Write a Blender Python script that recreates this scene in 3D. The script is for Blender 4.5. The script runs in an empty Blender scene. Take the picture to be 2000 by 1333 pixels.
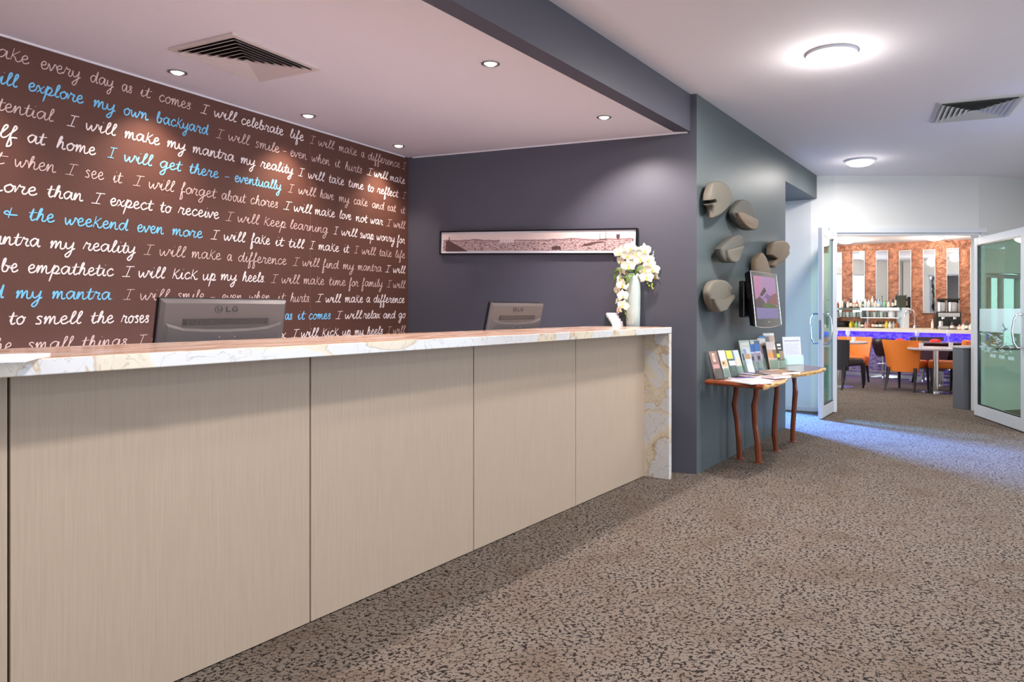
import bpy, bmesh, math, random
from mathutils import Vector, Matrix
random.seed(7)
C = bpy.context.scene.collection
sc = bpy.context.scene
# ------------------------------------------------------------------ camera
E, F, CX, CY = 1.25, 1400.0, 1100.0, 605.0      # eye height, focal length and principal point in pixels of 2000x1333
cam = bpy.data.objects.new('camera', bpy.data.cameras.new('camera')); C.objects.link(cam)
cam.location = (0, 0, E); cam.rotation_euler = (math.radians(90), 0, 0)
cam.data.sensor_width = 36; cam.data.lens = 36*F/2000
cam.data.shift_x = -(CX-1000)/2000; cam.data.shift_y = -(666.5-CY)/2000
cam.data.clip_start = 0.05
sc.camera = cam
sc.view_settings.view_transform = 'Standard'; sc.view_settings.look = 'None'
sc.view_settings.gamma = 1; sc.view_settings.use_curve_mapping = False
sc.view_settings.exposure = 0.0
w = bpy.data.worlds.new('sky'); sc.world = w; w.use_nodes = True
w.node_tree.nodes['Background'].inputs[0].default_value = (.72, .86, 1, 1)
w.node_tree.nodes['Background'].inputs[1].default_value = 2.6
sc.cycles.max_bounces = 10; sc.cycles.diffuse_bounces = 5; sc.cycles.glossy_bounces = 4
sc.cycles.transmission_bounces = 8; sc.cycles.transparent_max_bounces = 12
sc.cycles.caustics_reflective = False; sc.cycles.caustics_refractive = False
sc.cycles.sample_clamp_indirect = 4

def light(name, kind, loc, power, color, direction=(0, 0, -1), label=None, **kw):
    d = bpy.data.lights.new(name, kind); d.energy = power; d.color = color
    for k, v in kw.items(): setattr(d, k, v)
    o = bpy.data.objects.new(name, d); C.objects.link(o); o.location = loc
    o.rotation_euler = Vector(direction).to_track_quat('-Z', 'Y').to_euler()
    return o
WARM = (1, .80, .66); NEUT = (1, .95, .90); COOL = (.55, .75, 1)
# alcove downlights (positions of the fittings in the low ceiling)
ZA, ZM, ZR = 2.605, 2.888, 2.585                # alcove, lobby and restaurant ceiling heights
WASH = [(-2.2+.42*k, 4.088+.917*k) for k in (-3, -2, -1, 0, 1, 2)]
DOWN = [(-1.09, 2.84), (-.40, 3.944), (.288, 5.045)]
for x, y in WASH: light('downlight_lamp', 'SPOT', (x, y, ZA-.03), 62, (1, .76, .62), (-.16, .08, -1), spot_size=math.radians(92), spot_blend=1.0, shadow_soft_size=.03)
for x, y in DOWN: light('downlight_lamp', 'SPOT', (x, y, ZA-.03), 90, (1, .88, .86), (.30, .22, -1) if y > 5 else (0, 0, -1), spot_size=math.radians(120), spot_blend=.6, shadow_soft_size=.03)
OYST = [(-1.37, -1.99), (.17, 1.29), (1.71, 4.57), (3.25, 7.85)]
OY2 = OYST+[(3.9, 1.5), (5.0, 5.5)]
for x, y in OY2:
    light('ceiling_lamp', 'AREA', (x, y, ZM-.08), 25 if y > 7 else 60, NEUT, shape='DISK', size=.26)
    light('ceiling_lamp', 'POINT', (x, y, ZM-.16), 3 if y > 7 else 9, NEUT, shadow_soft_size=.10)
# daylight through the lobby windows (right side; the one behind the camera is added fill) and the glazed door behind the pillar
light('daylight_and_fill', 'AREA', (6.05, 2.5, 1.35), 105, (.80, .88, 1), (-1, 0, -.05), shape='RECTANGLE', size=6.0, size_y=2.1)
light('daylight_and_fill', 'AREA', (1.5, -3.75, 1.4), 60, (.86, .90, 1), (0, 1, 0), shape='RECTANGLE', size=6.0, size_y=2.2)  # general fill added behind the camera, set in an unseen window
light('daylight_and_fill', 'AREA', (1.2, 10.7, 1.75), 950, (.13, .32, 1), (.50, -.82, -.42), shape='RECTANGLE', size=.7, size_y=1.0, spread=math.radians(80))
# hidden fill added under the counter ledge, bounced off the desk onto the ceiling
for u in (-3.4, -2.3, -1.2): light('desk_fill', 'AREA', (.45+.541*u, 5.49+.841*u, 1.0), 70, (.88, .84, 1), (-.12, .08, -1), shape='RECTANGLE', size=.9, size_y=.08)
# restaurant
RL = [(5.45, 13.8), (6.85, 13.2), (4.6, 10.4), (5.9, 11.4), (3.4, 12.2)]
for x, y in RL: light('ceiling_lamp', 'POINT', (x, y, ZR-.15), 32, (1, .86, .70), shadow_soft_size=.10)
light('daylight_and_fill', 'AREA', (2.75, 12.0, 1.4), 70, (.85, .95, 1), (1, 0, 0), shape='RECTANGLE', size=2.8, size_y=1.5)

# ------------------------------------------------------------------ materials
def lin(c):
    return tuple((v/255/12.92 if v/255 <= .04045 else ((v/255+.055)/1.055)**2.4) for v in c)
def mat(name, rgb, rough=.5, metal=0, bump=0, bscale=200, spec=.5, **kw):
    m = bpy.data.materials.new(name); m.use_nodes = True; nt = m.node_tree; b = nt.nodes['Principled BSDF']
    c = lin(rgb); b.inputs['Base Color'].default_value = (*c, 1); b.inputs['Roughness'].default_value = rough
    b.inputs['Metallic'].default_value = metal; b.inputs['Specular IOR Level'].default_value = spec
    for k, v in kw.items(): b.inputs[k.replace('_', ' ')].default_value = v
    tc = nt.nodes.new('ShaderNodeTexCoord'); n = nt.nodes.new('ShaderNodeTexNoise'); n.inputs['Scale'].default_value = bscale
    n.inputs['Detail'].default_value = 3
    nt.links.new(tc.outputs['Object'], n.inputs['Vector'])
    # slight colour variation so that nothing is perfectly flat
    mx = nt.nodes.new('ShaderNodeMixRGB'); mx.inputs[0].default_value = 1; mx.blend_type = 'MULTIPLY'
    mr = nt.nodes.new('ShaderNodeMapRange'); mr.inputs['To Min'].default_value = .95; mr.inputs['To Max'].default_value = 1.05
    nt.links.new(n.outputs[0], mr.inputs[0]); mx.inputs[1].default_value = (*c, 1); nt.links.new(mr.outputs[0], mx.inputs[2])
    nt.links.new(mx.outputs[0], b.inputs['Base Color'])
    if bump:
        bp = nt.nodes.new('ShaderNodeBump'); bp.inputs['Strength'].default_value = bump; bp.inputs['Distance'].default_value = .01
        nt.links.new(n.outputs[0], bp.inputs['Height']); nt.links.new(bp.outputs[0], b.inputs['Normal'])
    return m
def emis(name, rgb, s):
    m = bpy.data.materials.new(name); m.use_nodes = True; b = m.node_tree.nodes['Principled BSDF']
    b.inputs['Base Color'].default_value = (0, 0, 0, 1)
    b.inputs['Emission Color'].default_value = (*lin(rgb), 1); b.inputs['Emission Strength'].default_value = s
    return m
def ramp(nt, stops, src):
    r = nt.nodes.new('ShaderNodeValToRGB'); el = r.color_ramp.elements
    while len(el) < len(stops): el.new(.5)
    for e, (p, c) in zip(el, stops): e.position = p; e.color = (*lin(c), 1)
    nt.links.new(src, r.inputs[0]); return r.outputs[0]
def base(name, rough=.5, spec=.5):
    m = bpy.data.materials.new(name); m.use_nodes = True; nt = m.node_tree; b = nt.nodes['Principled BSDF']
    b.inputs['Roughness'].default_value = rough; b.inputs['Specular IOR Level'].default_value = spec
    tc = nt.nodes.new('ShaderNodeTexCoord'); mp = nt.nodes.new('ShaderNodeMapping')
    nt.links.new(tc.outputs['Object'], mp.inputs[0])
    return m, nt, b, mp
def node(nt, t, **kw):
    n = nt.nodes.new(t)
    for k, v in kw.items():
        if k in n.inputs: n.inputs[k].default_value = v
        else: setattr(n, k, v)
    return n

def m_carpet():
    m, nt, b, mp = base('carpet', .95, .15); L = nt.links.new
    d = node(nt, 'ShaderNodeTexNoise', Scale=48.0, Detail=2.0); L(mp.outputs[0], d.inputs[0])
    sub = node(nt, 'ShaderNodeVectorMath', operation='SUBTRACT'); L(d.outputs['Color'], sub.inputs[0]); sub.inputs[1].default_value = (.5, .5, .5)
    sc_ = node(nt, 'ShaderNodeVectorMath', operation='SCALE'); L(sub.outputs[0], sc_.inputs[0]); sc_.inputs['Scale'].default_value = .026
    ad = node(nt, 'ShaderNodeVectorMath', operation='ADD'); L(mp.outputs[0], ad.inputs[0]); L(sc_.outputs[0], ad.inputs[1])
    st = node(nt, 'ShaderNodeVectorMath', operation='MULTIPLY'); L(ad.outputs[0], st.inputs[0]); st.inputs[1].default_value = (.8, 1.1, 1)
    v = node(nt, 'ShaderNodeTexVoronoi', feature='DISTANCE_TO_EDGE', Scale=46.0); L(st.outputs[0], v.inputs['Vector'])
    br = node(nt, 'ShaderNodeTexNoise', Scale=60.0, Detail=2.0); L(mp.outputs[0], br.inputs[0])
    pt = node(nt, 'ShaderNodeTexNoise', Scale=3.4, Detail=3.0); L(mp.outputs[0], pt.inputs[0])
    # threshold of line width modulated by noise: lines break up
    t = node(nt, 'ShaderNodeMapRange'); L(br.outputs[0], t.inputs[0])
    t.inputs['From Min'].default_value = .40; t.inputs['From Max'].default_value = .56; t.inputs['To Min'].default_value = -.03; t.inputs['To Max'].default_value = .11
    p2 = node(nt, 'ShaderNodeMapRange'); L(pt.outputs[0], p2.inputs[0]); p2.inputs['From Min'].default_value = .3; p2.inputs['From Max'].default_value = .7
    p2.inputs['To Min'].default_value = .7; p2.inputs['To Max'].default_value = 1.25
    tm = node(nt, 'ShaderNodeMath', operation='MULTIPLY'); L(t.outputs[0], tm.inputs[0]); L(p2.outputs[0], tm.inputs[1])
    ds = node(nt, 'ShaderNodeMath', operation='SUBTRACT'); L(tm.outputs[0], ds.inputs[0]); L(v.outputs['Distance'], ds.inputs[1])
    mk = node(nt, 'ShaderNodeMapRange'); L(ds.outputs[0], mk.inputs[0]); mk.inputs['From Min'].default_value = -.02; mk.inputs['From Max'].default_value = .03
    fib = node(nt, 'ShaderNodeTexNoise', Scale=330.0, Detail=3.0); L(mp.outputs[0], fib.inputs[0])
    c1 = ramp(nt, [(.3, (98, 89, 83)), (.7, (138, 128, 119))], fib.outputs[0])
    c1b = ramp(nt, [(.34, (232, 222, 214)), (.48, (250, 245, 240)), (.65, (255, 254, 252))], pt.outputs[0])
    mm = node(nt, 'ShaderNodeMixRGB', blend_type='MULTIPLY'); mm.inputs[0].default_value = 1; L(c1, mm.inputs[1]); L(c1b, mm.inputs[2])
    mx = node(nt, 'ShaderNodeMixRGB'); L(mk.outputs[0], mx.inputs[0]); L(mm.outputs[0], mx.inputs[1]); mx.inputs[2].default_value = (*lin((36, 30, 28)), 1)
    L(mx.outputs[0], b.inputs['Base Color'])
    hs = node(nt, 'ShaderNodeMath', operation='SUBTRACT'); L(fib.outputs[0], hs.inputs[0]); L(mk.outputs[0], hs.inputs[1])
    bp = node(nt, 'ShaderNodeBump'); bp.inputs['Strength'].default_value = .6; bp.inputs['Distance'].default_value = .004
    L(hs.outputs[0], bp.inputs['Height']); L(bp.outputs[0], b.inputs['Normal'])
    return m
def m_laminate():
    m, nt, b, mp = base('laminate', .42, .35); L = nt.links.new
    mp.inputs['Scale'].default_value = (70, 70, 1.6)
    n = node(nt, 'ShaderNodeTexNoise', Scale=3.0, Detail=5.0); L(mp.outputs[0], n.inputs[0])
    L(ramp(nt, [(.3, (171, 152, 134)), (.5, (174, 156, 138)), (.7, (178, 160, 142))], n.outputs[0]), b.inputs['Base Color'])
    return m
def m_marble(name='marble', warm=False):
    m, nt, b, mp = base(name, .10 if warm else .22, .6); L = nt.links.new
    n1 = node(nt, 'ShaderNodeTexNoise', Scale=1.5, Detail=5.0, Distortion=1.2); L(mp.outputs[0], n1.inputs[0])
    n2 = node(nt, 'ShaderNodeTexNoise', Scale=5.5, Detail=8.0, Distortion=2.2); L(mp.outputs[0], n2.inputs[0])
    a = ramp(nt, [(0, (208, 209, 212)), (.47, (208, 208, 210)), (.478, (186, 160, 128)), (.485, (210, 198, 176)), (.54, (218, 208, 190)), (.545, (210, 210, 212)), (1, (204, 206, 208))], n1.outputs[0])
    c = ramp(nt, [(0, (255, 255, 255)), (.49, (250, 249, 247)), (.4985, (186, 172, 156)), (.507, (250, 248, 246)), (1, (255, 255, 255))], n2.outputs[0])
    mx = node(nt, 'ShaderNodeMixRGB', blend_type='MULTIPLY'); mx.inputs[0].default_value = .8; L(a, mx.inputs[1]); L(c, mx.inputs[2])
    L(mx.outputs[0], b.inputs['Base Color'])
    return m
def m_copper():
    m, nt, b, mp = base('textured_copper', .42, .5); L = nt.links.new
    b.inputs['Metallic'].default_value = .25
    n = node(nt, 'ShaderNodeTexNoise', Scale=11.0, Detail=3.0, Distortion=.2); L(mp.outputs[0], n.inputs[0])
    L(ramp(nt, [(.3, (120, 74, 54)), (.5, (152, 98, 72)), (.7, (182, 122, 92))], n.outputs[0]), b.inputs['Base Color'])
    bp = node(nt, 'ShaderNodeBump'); bp.inputs['Strength'].default_value = .8; bp.inputs['Distance'].default_value = .035
    L(n.outputs[0], bp.inputs['Height']); L(bp.outputs[0], b.inputs['Normal'])
    return m
def m_bar():
    m, nt, b, mp = base('bar_front', .35, .6); L = nt.links.new
    n = node(nt, 'ShaderNodeTexNoise', Scale=8.0, Detail=3.0, Distortion=.1); L(mp.outputs[0], n.inputs[0])
    L(ramp(nt, [(.35, (86, 66, 102)), (.65, (118, 94, 132))], n.outputs[0]), b.inputs['Base Color'])
    bp = node(nt, 'ShaderNodeBump'); bp.inputs['Strength'].default_value = 1; bp.inputs['Distance'].default_value = .06
    L(n.outputs[0], bp.inputs['Height']); L(bp.outputs[0], b.inputs['Normal'])
    return m
def m_wood(name, cs, rough=.3, scale=(3, 3, 30)):
    m, nt, b, mp = base(name, rough, .5); L = nt.links.new
    mp.inputs['Scale'].default_value = scale
    n = node(nt, 'ShaderNodeTexNoise', Scale=2.0, Detail=6.0, Distortion=1.0); L(mp.outputs[0], n.inputs[0])
    L(ramp(nt, [(.3, cs[0]), (.5, cs[1]), (.7, cs[2])], n.outputs[0]), b.inputs['Base Color'])
    return m
def m_glass(name, rgb=(255, 255, 255), rough=0.0, alpha=.12):
    # thin architectural glass: tinted transparency plus a fresnel reflection
    m = bpy.data.materials.new(name); m.use_nodes = True; nt = m.node_tree; nt.nodes.clear(); L = nt.links.new
    o = nt.nodes.new('ShaderNodeOutputMaterial'); t = nt.nodes.new('ShaderNodeBsdfTransparent'); g = nt.nodes.new('ShaderNodeBsdfGlossy')
    t.inputs[0].default_value = (*lin(rgb), 1); g.inputs['Roughness'].default_value = rough
    fr = nt.nodes.new('ShaderNodeFresnel'); ge = nt.nodes.new('ShaderNodeNewGeometry'); im = nt.nodes.new('ShaderNodeMath'); im.operation = 'MULTIPLY_ADD'; im.inputs[1].default_value = -.8333; im.inputs[2].default_value = 1.5; L(ge.outputs['Backfacing'], im.inputs[0]); L(im.outputs[0], fr.inputs[0])
    ad = nt.nodes.new('ShaderNodeMath'); ad.inputs[1].default_value = alpha; L(fr.outputs[0], ad.inputs[0])
    mx = nt.nodes.new('ShaderNodeMixShader'); L(ad.outputs[0], mx.inputs[0]); L(t.outputs[0], mx.inputs[1]); L(g.outputs[0], mx.inputs[2])
    L(mx.outputs[0], o.inputs[0]); return m
def m_photo():
    # old panoramic photograph: pale sky, hill line, town of light and dark blots
    m, nt, b, mp = base('panorama_print', .35, .4); L = nt.links.new
    sx = node(nt, 'ShaderNodeSeparateXYZ'); L(mp.outputs[0], sx.inputs[0])
    n0 = node(nt, 'ShaderNodeTexNoise', Scale=4.5, Detail=4.0); L(mp.outputs[0], n0.inputs[0])
    m2 = node(nt, 'ShaderNodeMapping'); m2.inputs['Scale'].default_value = (52, 1, 150); L(mp.outputs[0], m2.inputs[0])
    n1 = node(nt, 'ShaderNodeTexNoise', Scale=1.0, Detail=5.0, Distortion=.8); L(m2.outputs[0], n1.inputs[0])
    town = ramp(nt, [(.34, (84, 62, 64)), (.46, (140, 112, 112)), (.52, (214, 188, 184)), (.6, (176, 146, 144)), (.68, (236, 216, 212))], n1.outputs[0])
    sky = ramp(nt, [(0, (222, 196, 190)), (1, (240, 224, 220))], n0.outputs[0])
    s = node(nt, 'ShaderNodeMath', operation='MULTIPLY_ADD'); L(n0.outputs[0], s.inputs[0]); s.inputs[1].default_value = -.05; L(sx.outputs['Z'], s.inputs[2]); fr_ = node(nt, 'ShaderNodeMath', operation='GREATER_THAN'); L(s.outputs[0], fr_.inputs[0]); fr_.inputs[1].default_value = -.016
    st = node(nt, 'ShaderNodeMath', operation='GREATER_THAN'); L(s.outputs[0], st.inputs[0]); st.inputs[1].default_value = -.006
    mx = node(nt, 'ShaderNodeMixRGB'); L(st.outputs[0], mx.inputs[0]); L(town, mx.inputs[1]); L(sky, mx.inputs[2])
    hl = node(nt, 'ShaderNodeMixRGB'); L(fr_.outputs[0], hl.inputs[0]); L(town, hl.inputs[1]); hl.inputs[2].default_value = (*lin((150, 118, 118)), 1); L(hl.outputs[0], mx.inputs[1])
    L(mx.outputs[0], b.inputs['Base Color']); return m
def m_warm_lit_top():  # warm reflected light painted into the stone colour, along with its gold streaks
    m, nt, b, mp = base('warm_lit_streaked_stone', .16, .6); L = nt.links.new
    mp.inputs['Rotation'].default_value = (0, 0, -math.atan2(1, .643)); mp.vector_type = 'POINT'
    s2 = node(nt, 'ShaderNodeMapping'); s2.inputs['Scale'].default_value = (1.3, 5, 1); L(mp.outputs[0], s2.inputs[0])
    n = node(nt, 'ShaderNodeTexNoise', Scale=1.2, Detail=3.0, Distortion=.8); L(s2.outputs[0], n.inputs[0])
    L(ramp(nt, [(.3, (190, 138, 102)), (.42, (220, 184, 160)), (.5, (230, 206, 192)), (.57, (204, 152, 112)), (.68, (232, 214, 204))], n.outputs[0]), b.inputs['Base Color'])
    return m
M = dict(warm_lit_top=m_warm_lit_top(),
    carpet=m_carpet(), laminate=m_laminate(), marble=m_marble(), marble_top=m_marble('polished_marble', True), copper=m_copper(), bar=m_bar(), photo=m_photo(),
    ceiling=mat('ceiling_paint', (240, 236, 242), .8, spec=.2), white=mat('white_wall_paint', (222, 223, 222), .7, spec=.2),
    slate=mat('slate_paint', (78, 78, 88), .45, spec=.35), pillar=mat('slate_paint_cool_lit', (80, 90, 92), .45, spec=.35), brown=mat('brown_wallpaper', (86, 55, 45), .6, spec=.3),  # pillar copies the slate paint with the lobby light's grey-green in its colour
    ink=mat('white_lettering', (250, 238, 236), .6), inkthin=mat('pale_lettering', (222, 196, 190), .6), inkblue=mat('blue_lettering', (120, 205, 250), .6),
    dark=mat('dark_void', (18, 16, 16), .8), black=mat('black_plastic', (16, 16, 18), .25), gloss=mat('gloss_black', (10, 9, 11), .12, spec=.4),
    charcoal=mat('charcoal_plastic', (80, 75, 74), .38), charcoal2=mat('dark_logo', (36, 33, 33), .4), trim=mat('vent_enamel', (214, 203, 198), .5),
    ventw=mat('vent_enamel_grey', (200, 202, 200), .5), alu=mat('powder_coated_aluminium', (214, 218, 226), .4, .0), chrome=mat('chrome', (225, 226, 228), .12, 1),
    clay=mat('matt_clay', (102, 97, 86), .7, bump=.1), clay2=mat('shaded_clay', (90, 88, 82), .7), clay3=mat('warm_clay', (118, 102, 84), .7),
    rwood=m_wood('red_wood', [(104, 50, 28), (120, 58, 32), (134, 68, 38)], .28, (6, 6, 2)), edge=m_wood('live_edge', [(150, 100, 40), (206, 158, 92), (240, 208, 150)], .35, (18, 18, 18)),
    slab=m_wood('slab_wood', [(120, 62, 36), (150, 84, 52), (176, 104, 66)], .12, (2, 22, 22)),
    vase=mat('celadon_glaze', (178, 192, 188), .25, bump=.15, bscale=60), petal=mat('orchid_petal', (250, 244, 226), .6, Subsurface_Weight=.15), lip=mat('orchid_throat', (232, 200, 104), .5),
    leaf=mat('orchid_leaf', (84, 112, 40), .4), bud=mat('orchid_bud', (196, 214, 92), .5), paper=mat('white_paper', (240, 238, 244), .6), ink2=mat('grey_print', (140, 142, 156), .6),
    orange=mat('orange_leather', (228, 120, 36), .5), seatblack=mat('charcoal_leather', (42, 40, 44), .45), brownleather=mat('brown_leather', (44, 24, 22), .3), legblack=mat('dark_timber', (26, 20, 22), .35),
    tabletop=mat('table_laminate', (196, 186, 190), .25), plum=mat('plum_cloth', (84, 66, 88), .7), partition=mat('graphite_panel', (84, 86, 94), .5), stone=mat('bar_stone', (214, 200, 182), .3),
    mirror=mat('mirror', (235, 238, 240), .02, 1), glass=m_glass('clear_glass', (246, 250, 248)), acrylic=m_glass('acrylic', (232, 242, 238), .05, .10), doorglass=m_glass('green_tinted_glass', (222, 248, 234), 0, .03),
    shelfglass=m_glass('shelf_glass', (214, 236, 226), .05, .2), frost=mat('frosted_film', (206, 234, 238), .7, Transmission_Weight=.0), lampw=emis('lamp_diffuser', (255, 246, 236), 6), lampd=emis('halogen', (255, 232, 210), 14),
    lampr=emis('restaurant_diffuser', (255, 240, 220), 4), red=mat('red_napkin', (226, 52, 60), .7), led=emis('blue_led', (58, 24, 255), 95), daylight=emis('bright_outdoors', (226, 244, 250), 1.5), steel=mat('brushed_steel', (196, 196, 196), .28, 1), seam=mat('tile_joint', (70, 60, 56), .9))

# ------------------------------------------------------------------ mesh helpers
LOCAL = set()
class MB:
    def __init__(s): s.v = []; s.f = []
    def add(s, vs, fs):
        k = len(s.v); s.v += [tuple(v) for v in vs]; s.f += [tuple(i+k for i in f) for f in fs]; return s
    def box(s, c, size, rz=0, bev=0, rx=0, ry=0):
        bm = bmesh.new(); bmesh.ops.create_cube(bm, size=1)
        for v in bm.verts: v.co = Vector((v.co.x*size[0], v.co.y*size[1], v.co.z*size[2]))
        if bev: bmesh.ops.bevel(bm, geom=list(bm.edges), offset=bev, segments=2, affect='EDGES', profile=.5)
        R = Matrix.Translation(c) @ Matrix.Rotation(rz, 4, 'Z') @ Matrix.Rotation(ry, 4, 'Y') @ Matrix.Rotation(rx, 4, 'X')
        bm.verts.ensure_lookup_table()
        s.add([R @ v.co for v in bm.verts], [[v.index for v in f.verts] for f in bm.faces]); bm.free(); return s
    def prism(s, poly, z0, z1):
        n = len(poly)
        a = sum(poly[i][0]*poly[(i+1) % n][1]-poly[(i+1) % n][0]*poly[i][1] for i in range(n))
        if a < 0: poly = poly[::-1]
        s.add([(p[0], p[1], z0) for p in poly]+[(p[0], p[1], z1) for p in poly],
              [tuple(range(n))[::-1], tuple(range(n, 2*n))]+[(i, (i+1) % n, n+(i+1) % n, n+i) for i in range(n)]); return s
    def loft(s, rings, closed=True, caps=True):
        n = len(rings[0]); vs = [p for r in rings for p in r]; fs = []
        for k in range(len(rings)-1):
            for i in range(n if closed else n-1):
                j = (i+1) % n; fs.append((k*n+i, k*n+j, (k+1)*n+j, (k+1)*n+i))
        if caps: fs.append(tuple(range(n))[::-1]); fs.append(tuple(range((len(rings)-1)*n, len(rings)*n)))
        return s.add(vs, fs)
    def tube(s, pts, r, n=10, caps=True):
        pts = [Vector(p) for p in pts]; rs = r if isinstance(r, (list, tuple)) else [r]*len(pts); rings = []
        up = None
        for i, p in enumerate(pts):
            d = (pts[min(i+1, len(pts)-1)]-pts[max(i-1, 0)]).normalized()
            if up is None: up = Vector((0, 0, 1)) if abs(d.z) < .9 else Vector((1, 0, 0))
            a = d.cross(up).normalized(); b = a.cross(d).normalized(); up = b
            rings.append([p+(a*math.cos(t*2*math.pi/n)+b*math.sin(t*2*math.pi/n))*rs[i] for t in range(n)])
        return s.loft(rings, True, caps)
    def lathe(s, prof, c=(0, 0, 0), n=24, sx=1, sy=1):
        rings = [[(c[0]+r*sx*math.cos(t*2*math.pi/n), c[1]+r*sy*math.sin(t*2*math.pi/n), c[2]+z) for t in range(n)] for r, z in prof]
        return s.loft(rings)
    def xf(s, mtx):
        s.v = [tuple(mtx @ Vector(v)) for v in s.v]; return s
    def build(s, name, m, parent=None, smooth=False, origin=None):
        me = bpy.data.meshes.new(name); o = Vector(origin) if origin is not None else Vector((0, 0, 0))
        me.from_pydata([tuple(Vector(v)-o) for v in s.v], [], s.f)
        bm = bmesh.new(); bm.from_mesh(me); bmesh.ops.recalc_face_normals(bm, faces=bm.faces); bm.to_mesh(me); bm.free()
        if smooth:
            for p in me.polygons: p.use_smooth = True
            try: me.set_sharp_from_angle(angle=math.radians(40))
            except Exception: pass
        me.materials.append(M[m] if isinstance(m, str) else m)
        ob = bpy.data.objects.new(name, me); C.objects.link(ob); ob.location = o
        if parent is not None:
            ob.parent = parent
            if parent.name in LOCAL: LOCAL.add(ob.name)
            else: ob.matrix_parent_inverse = wm(parent).inverted()
        return ob
def wm(o):
    m = o.matrix_basis.copy()
    return (wm(o.parent) @ o.matrix_parent_inverse @ m) if o.parent else m
def tag(o, label, cat, group=None):
    o['label'] = label; o['category'] = cat
    if group: o['group'] = group
    return o
def thing(name, label, cat, loc=(0, 0, 0), rz=0, group=None, local=False):
    """an Empty at the base of a thing; local=True: its parts are modelled in its own coordinates"""
    o = bpy.data.objects.new(name, None); C.objects.link(o); o.location = loc; o.rotation_euler = (0, 0, rz); o.empty_display_size = .1
    if local: LOCAL.add(o.name)
    return tag(o, label, cat, group)
def struct(name, mb, m, parent=None, **kw):
    o = mb.build(name, m, parent, **kw)
    if parent is None: o['kind'] = 'structure'
    return o
def dup(src, loc, rz=None, label=None, group=None, parent=None):
    r = src.copy(); C.objects.link(r); r.location = loc
    if rz is not None: r.rotation_euler = (0, 0, rz)
    if label: r['label'] = label
    if group: r['group'] = group
    for ch in list(src.children):
        c = ch.copy(); C.objects.link(c); c.parent = r
        for g in list(ch.children):
            d = g.copy(); C.objects.link(d); d.parent = c
    return r
def PZ(px, py, z):                                  # the point of height z seen at a pixel of the photograph
    Y = (E-z)*F/(py-CY); return Vector(((px-CX)/F*Y, Y, z))
def at(px, Y, z=0): return Vector(((px-CX)/F*Y, Y, z))
def zat(py, Y): return E+(CY-py)*Y/F
class Plane:                                        # vertical wall plane through (x0,y0) with direction (dx,dy)
    def __init__(s, x0, y0, dx, dy, off=0):
        l = math.hypot(dx, dy); s.d = Vector((dx/l, dy/l, 0)); n = Vector((s.d.y, -s.d.x, 0))
        if n.dot(Vector((x0, y0, 0))) > 0: n = -n
        s.n = n; s.o = Vector((x0, y0, 0))+n*off
    def hit(s, px, py):
        r = Vector(((px-CX)/F, 1, 0)); Y = s.o.dot(s.n)/r.dot(s.n); return Vector((r.x*Y, Y, zat(py, Y)))
    def s_of(s, px): return (s.hit(px, CY)-s.o).dot(s.d)
    def at(s, u, z, off=0): return Vector((s.o.x+s.d.x*u+s.n.x*off, s.o.y+s.d.y*u+s.n.y*off, z))
BROWN = Plane(-1.382, 6.387, .4836, 1); DARK = Plane(1.012, 5.435, -2.50, 1); GREEN = Plane(1.012, 5.435, .628, 1)
CD = Vector((.643, 1, 0)).normalized(); CN = Vector((CD.y, -CD.x, 0))      # counter direction and its normal towards the visitor

# ------------------------------------------------------------------ setting
struct('floor', MB().box((2, 6, -.05), (20, 22, .1)), 'carpet')
struct('ceiling', MB().prism([(-8, -4), (6.2, -4), (6.3, 9.75), (6.3, 9.64), at(2000, 9.07).xy, at(1912, 8.87).xy, at(1630, 8.83).xy, (3.08, 8.89), (2.76, 9.1), (-2, 9.1), (-8, 9.1)], ZM, ZM+.08), 'ceiling')
bl = lambda Y: .975+.63*(Y-5.46)
struct('ceiling_alcove', MB().prism([(bl(-4), -4), (bl(5.46)-.01, 5.46), (1.02, 5.5), (-1.5, 6.5), (-6.6, -4)], ZA, ZA+.06), 'ceiling')
struct('trim_3', MB().box(BROWN.at(-3.9, ZA-.005, .003), (7.7, .008, .010), math.atan2(BROWN.d.y, BROWN.d.x)), 'ceiling')
struct('trim_4', MB().box(DARK.at(1.30, ZA-.005, .003), (2.46, .008, .010), math.atan2(DARK.d.y, DARK.d.x)), 'ceiling')
# bulkhead between the low and the high ceiling, and over the passage by the pillar
struct('trim_1', MB().prism([(bl(-4)-.001, -4), (bl(-4)-.12, -4), (bl(5.44)-.12, 5.46), (bl(5.46)-.001, 5.46)], ZA-.001, ZM+.02), 'slate')
g1 = GREEN.at(2.499, 0); g2 = GREEN.at(3.92, 0)
struct('trim_2', MB().prism([g1.xy, g2.xy, (g2.x-.4, g2.y+.3), (1.9, 9.0), (1.4, 8.9), (1.2, 7.6)], ZA, ZM+.02), 'pillar')
struct('wall_left', MB().prism([(-1.382, 6.387), BROWN.at(-12, 0).xy, BROWN.at(-12, 0, -.12).xy, (-1.5, 6.5)], 0, ZM), 'brown')
struct('wall_back', MB().prism([(-1.5, 6.434), (1.012, 5.435), (1.08, 5.55), (-1.45, 6.6)], 0, ZM+.01), 'slate')
struct('wall_side', MB().prism([(1.012, 5.435), g1.xy, GREEN.at(2.499, 0, -.16).xy, GREEN.at(.02, 0, -.16).xy], 0, ZM+.01), 'pillar')
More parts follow.
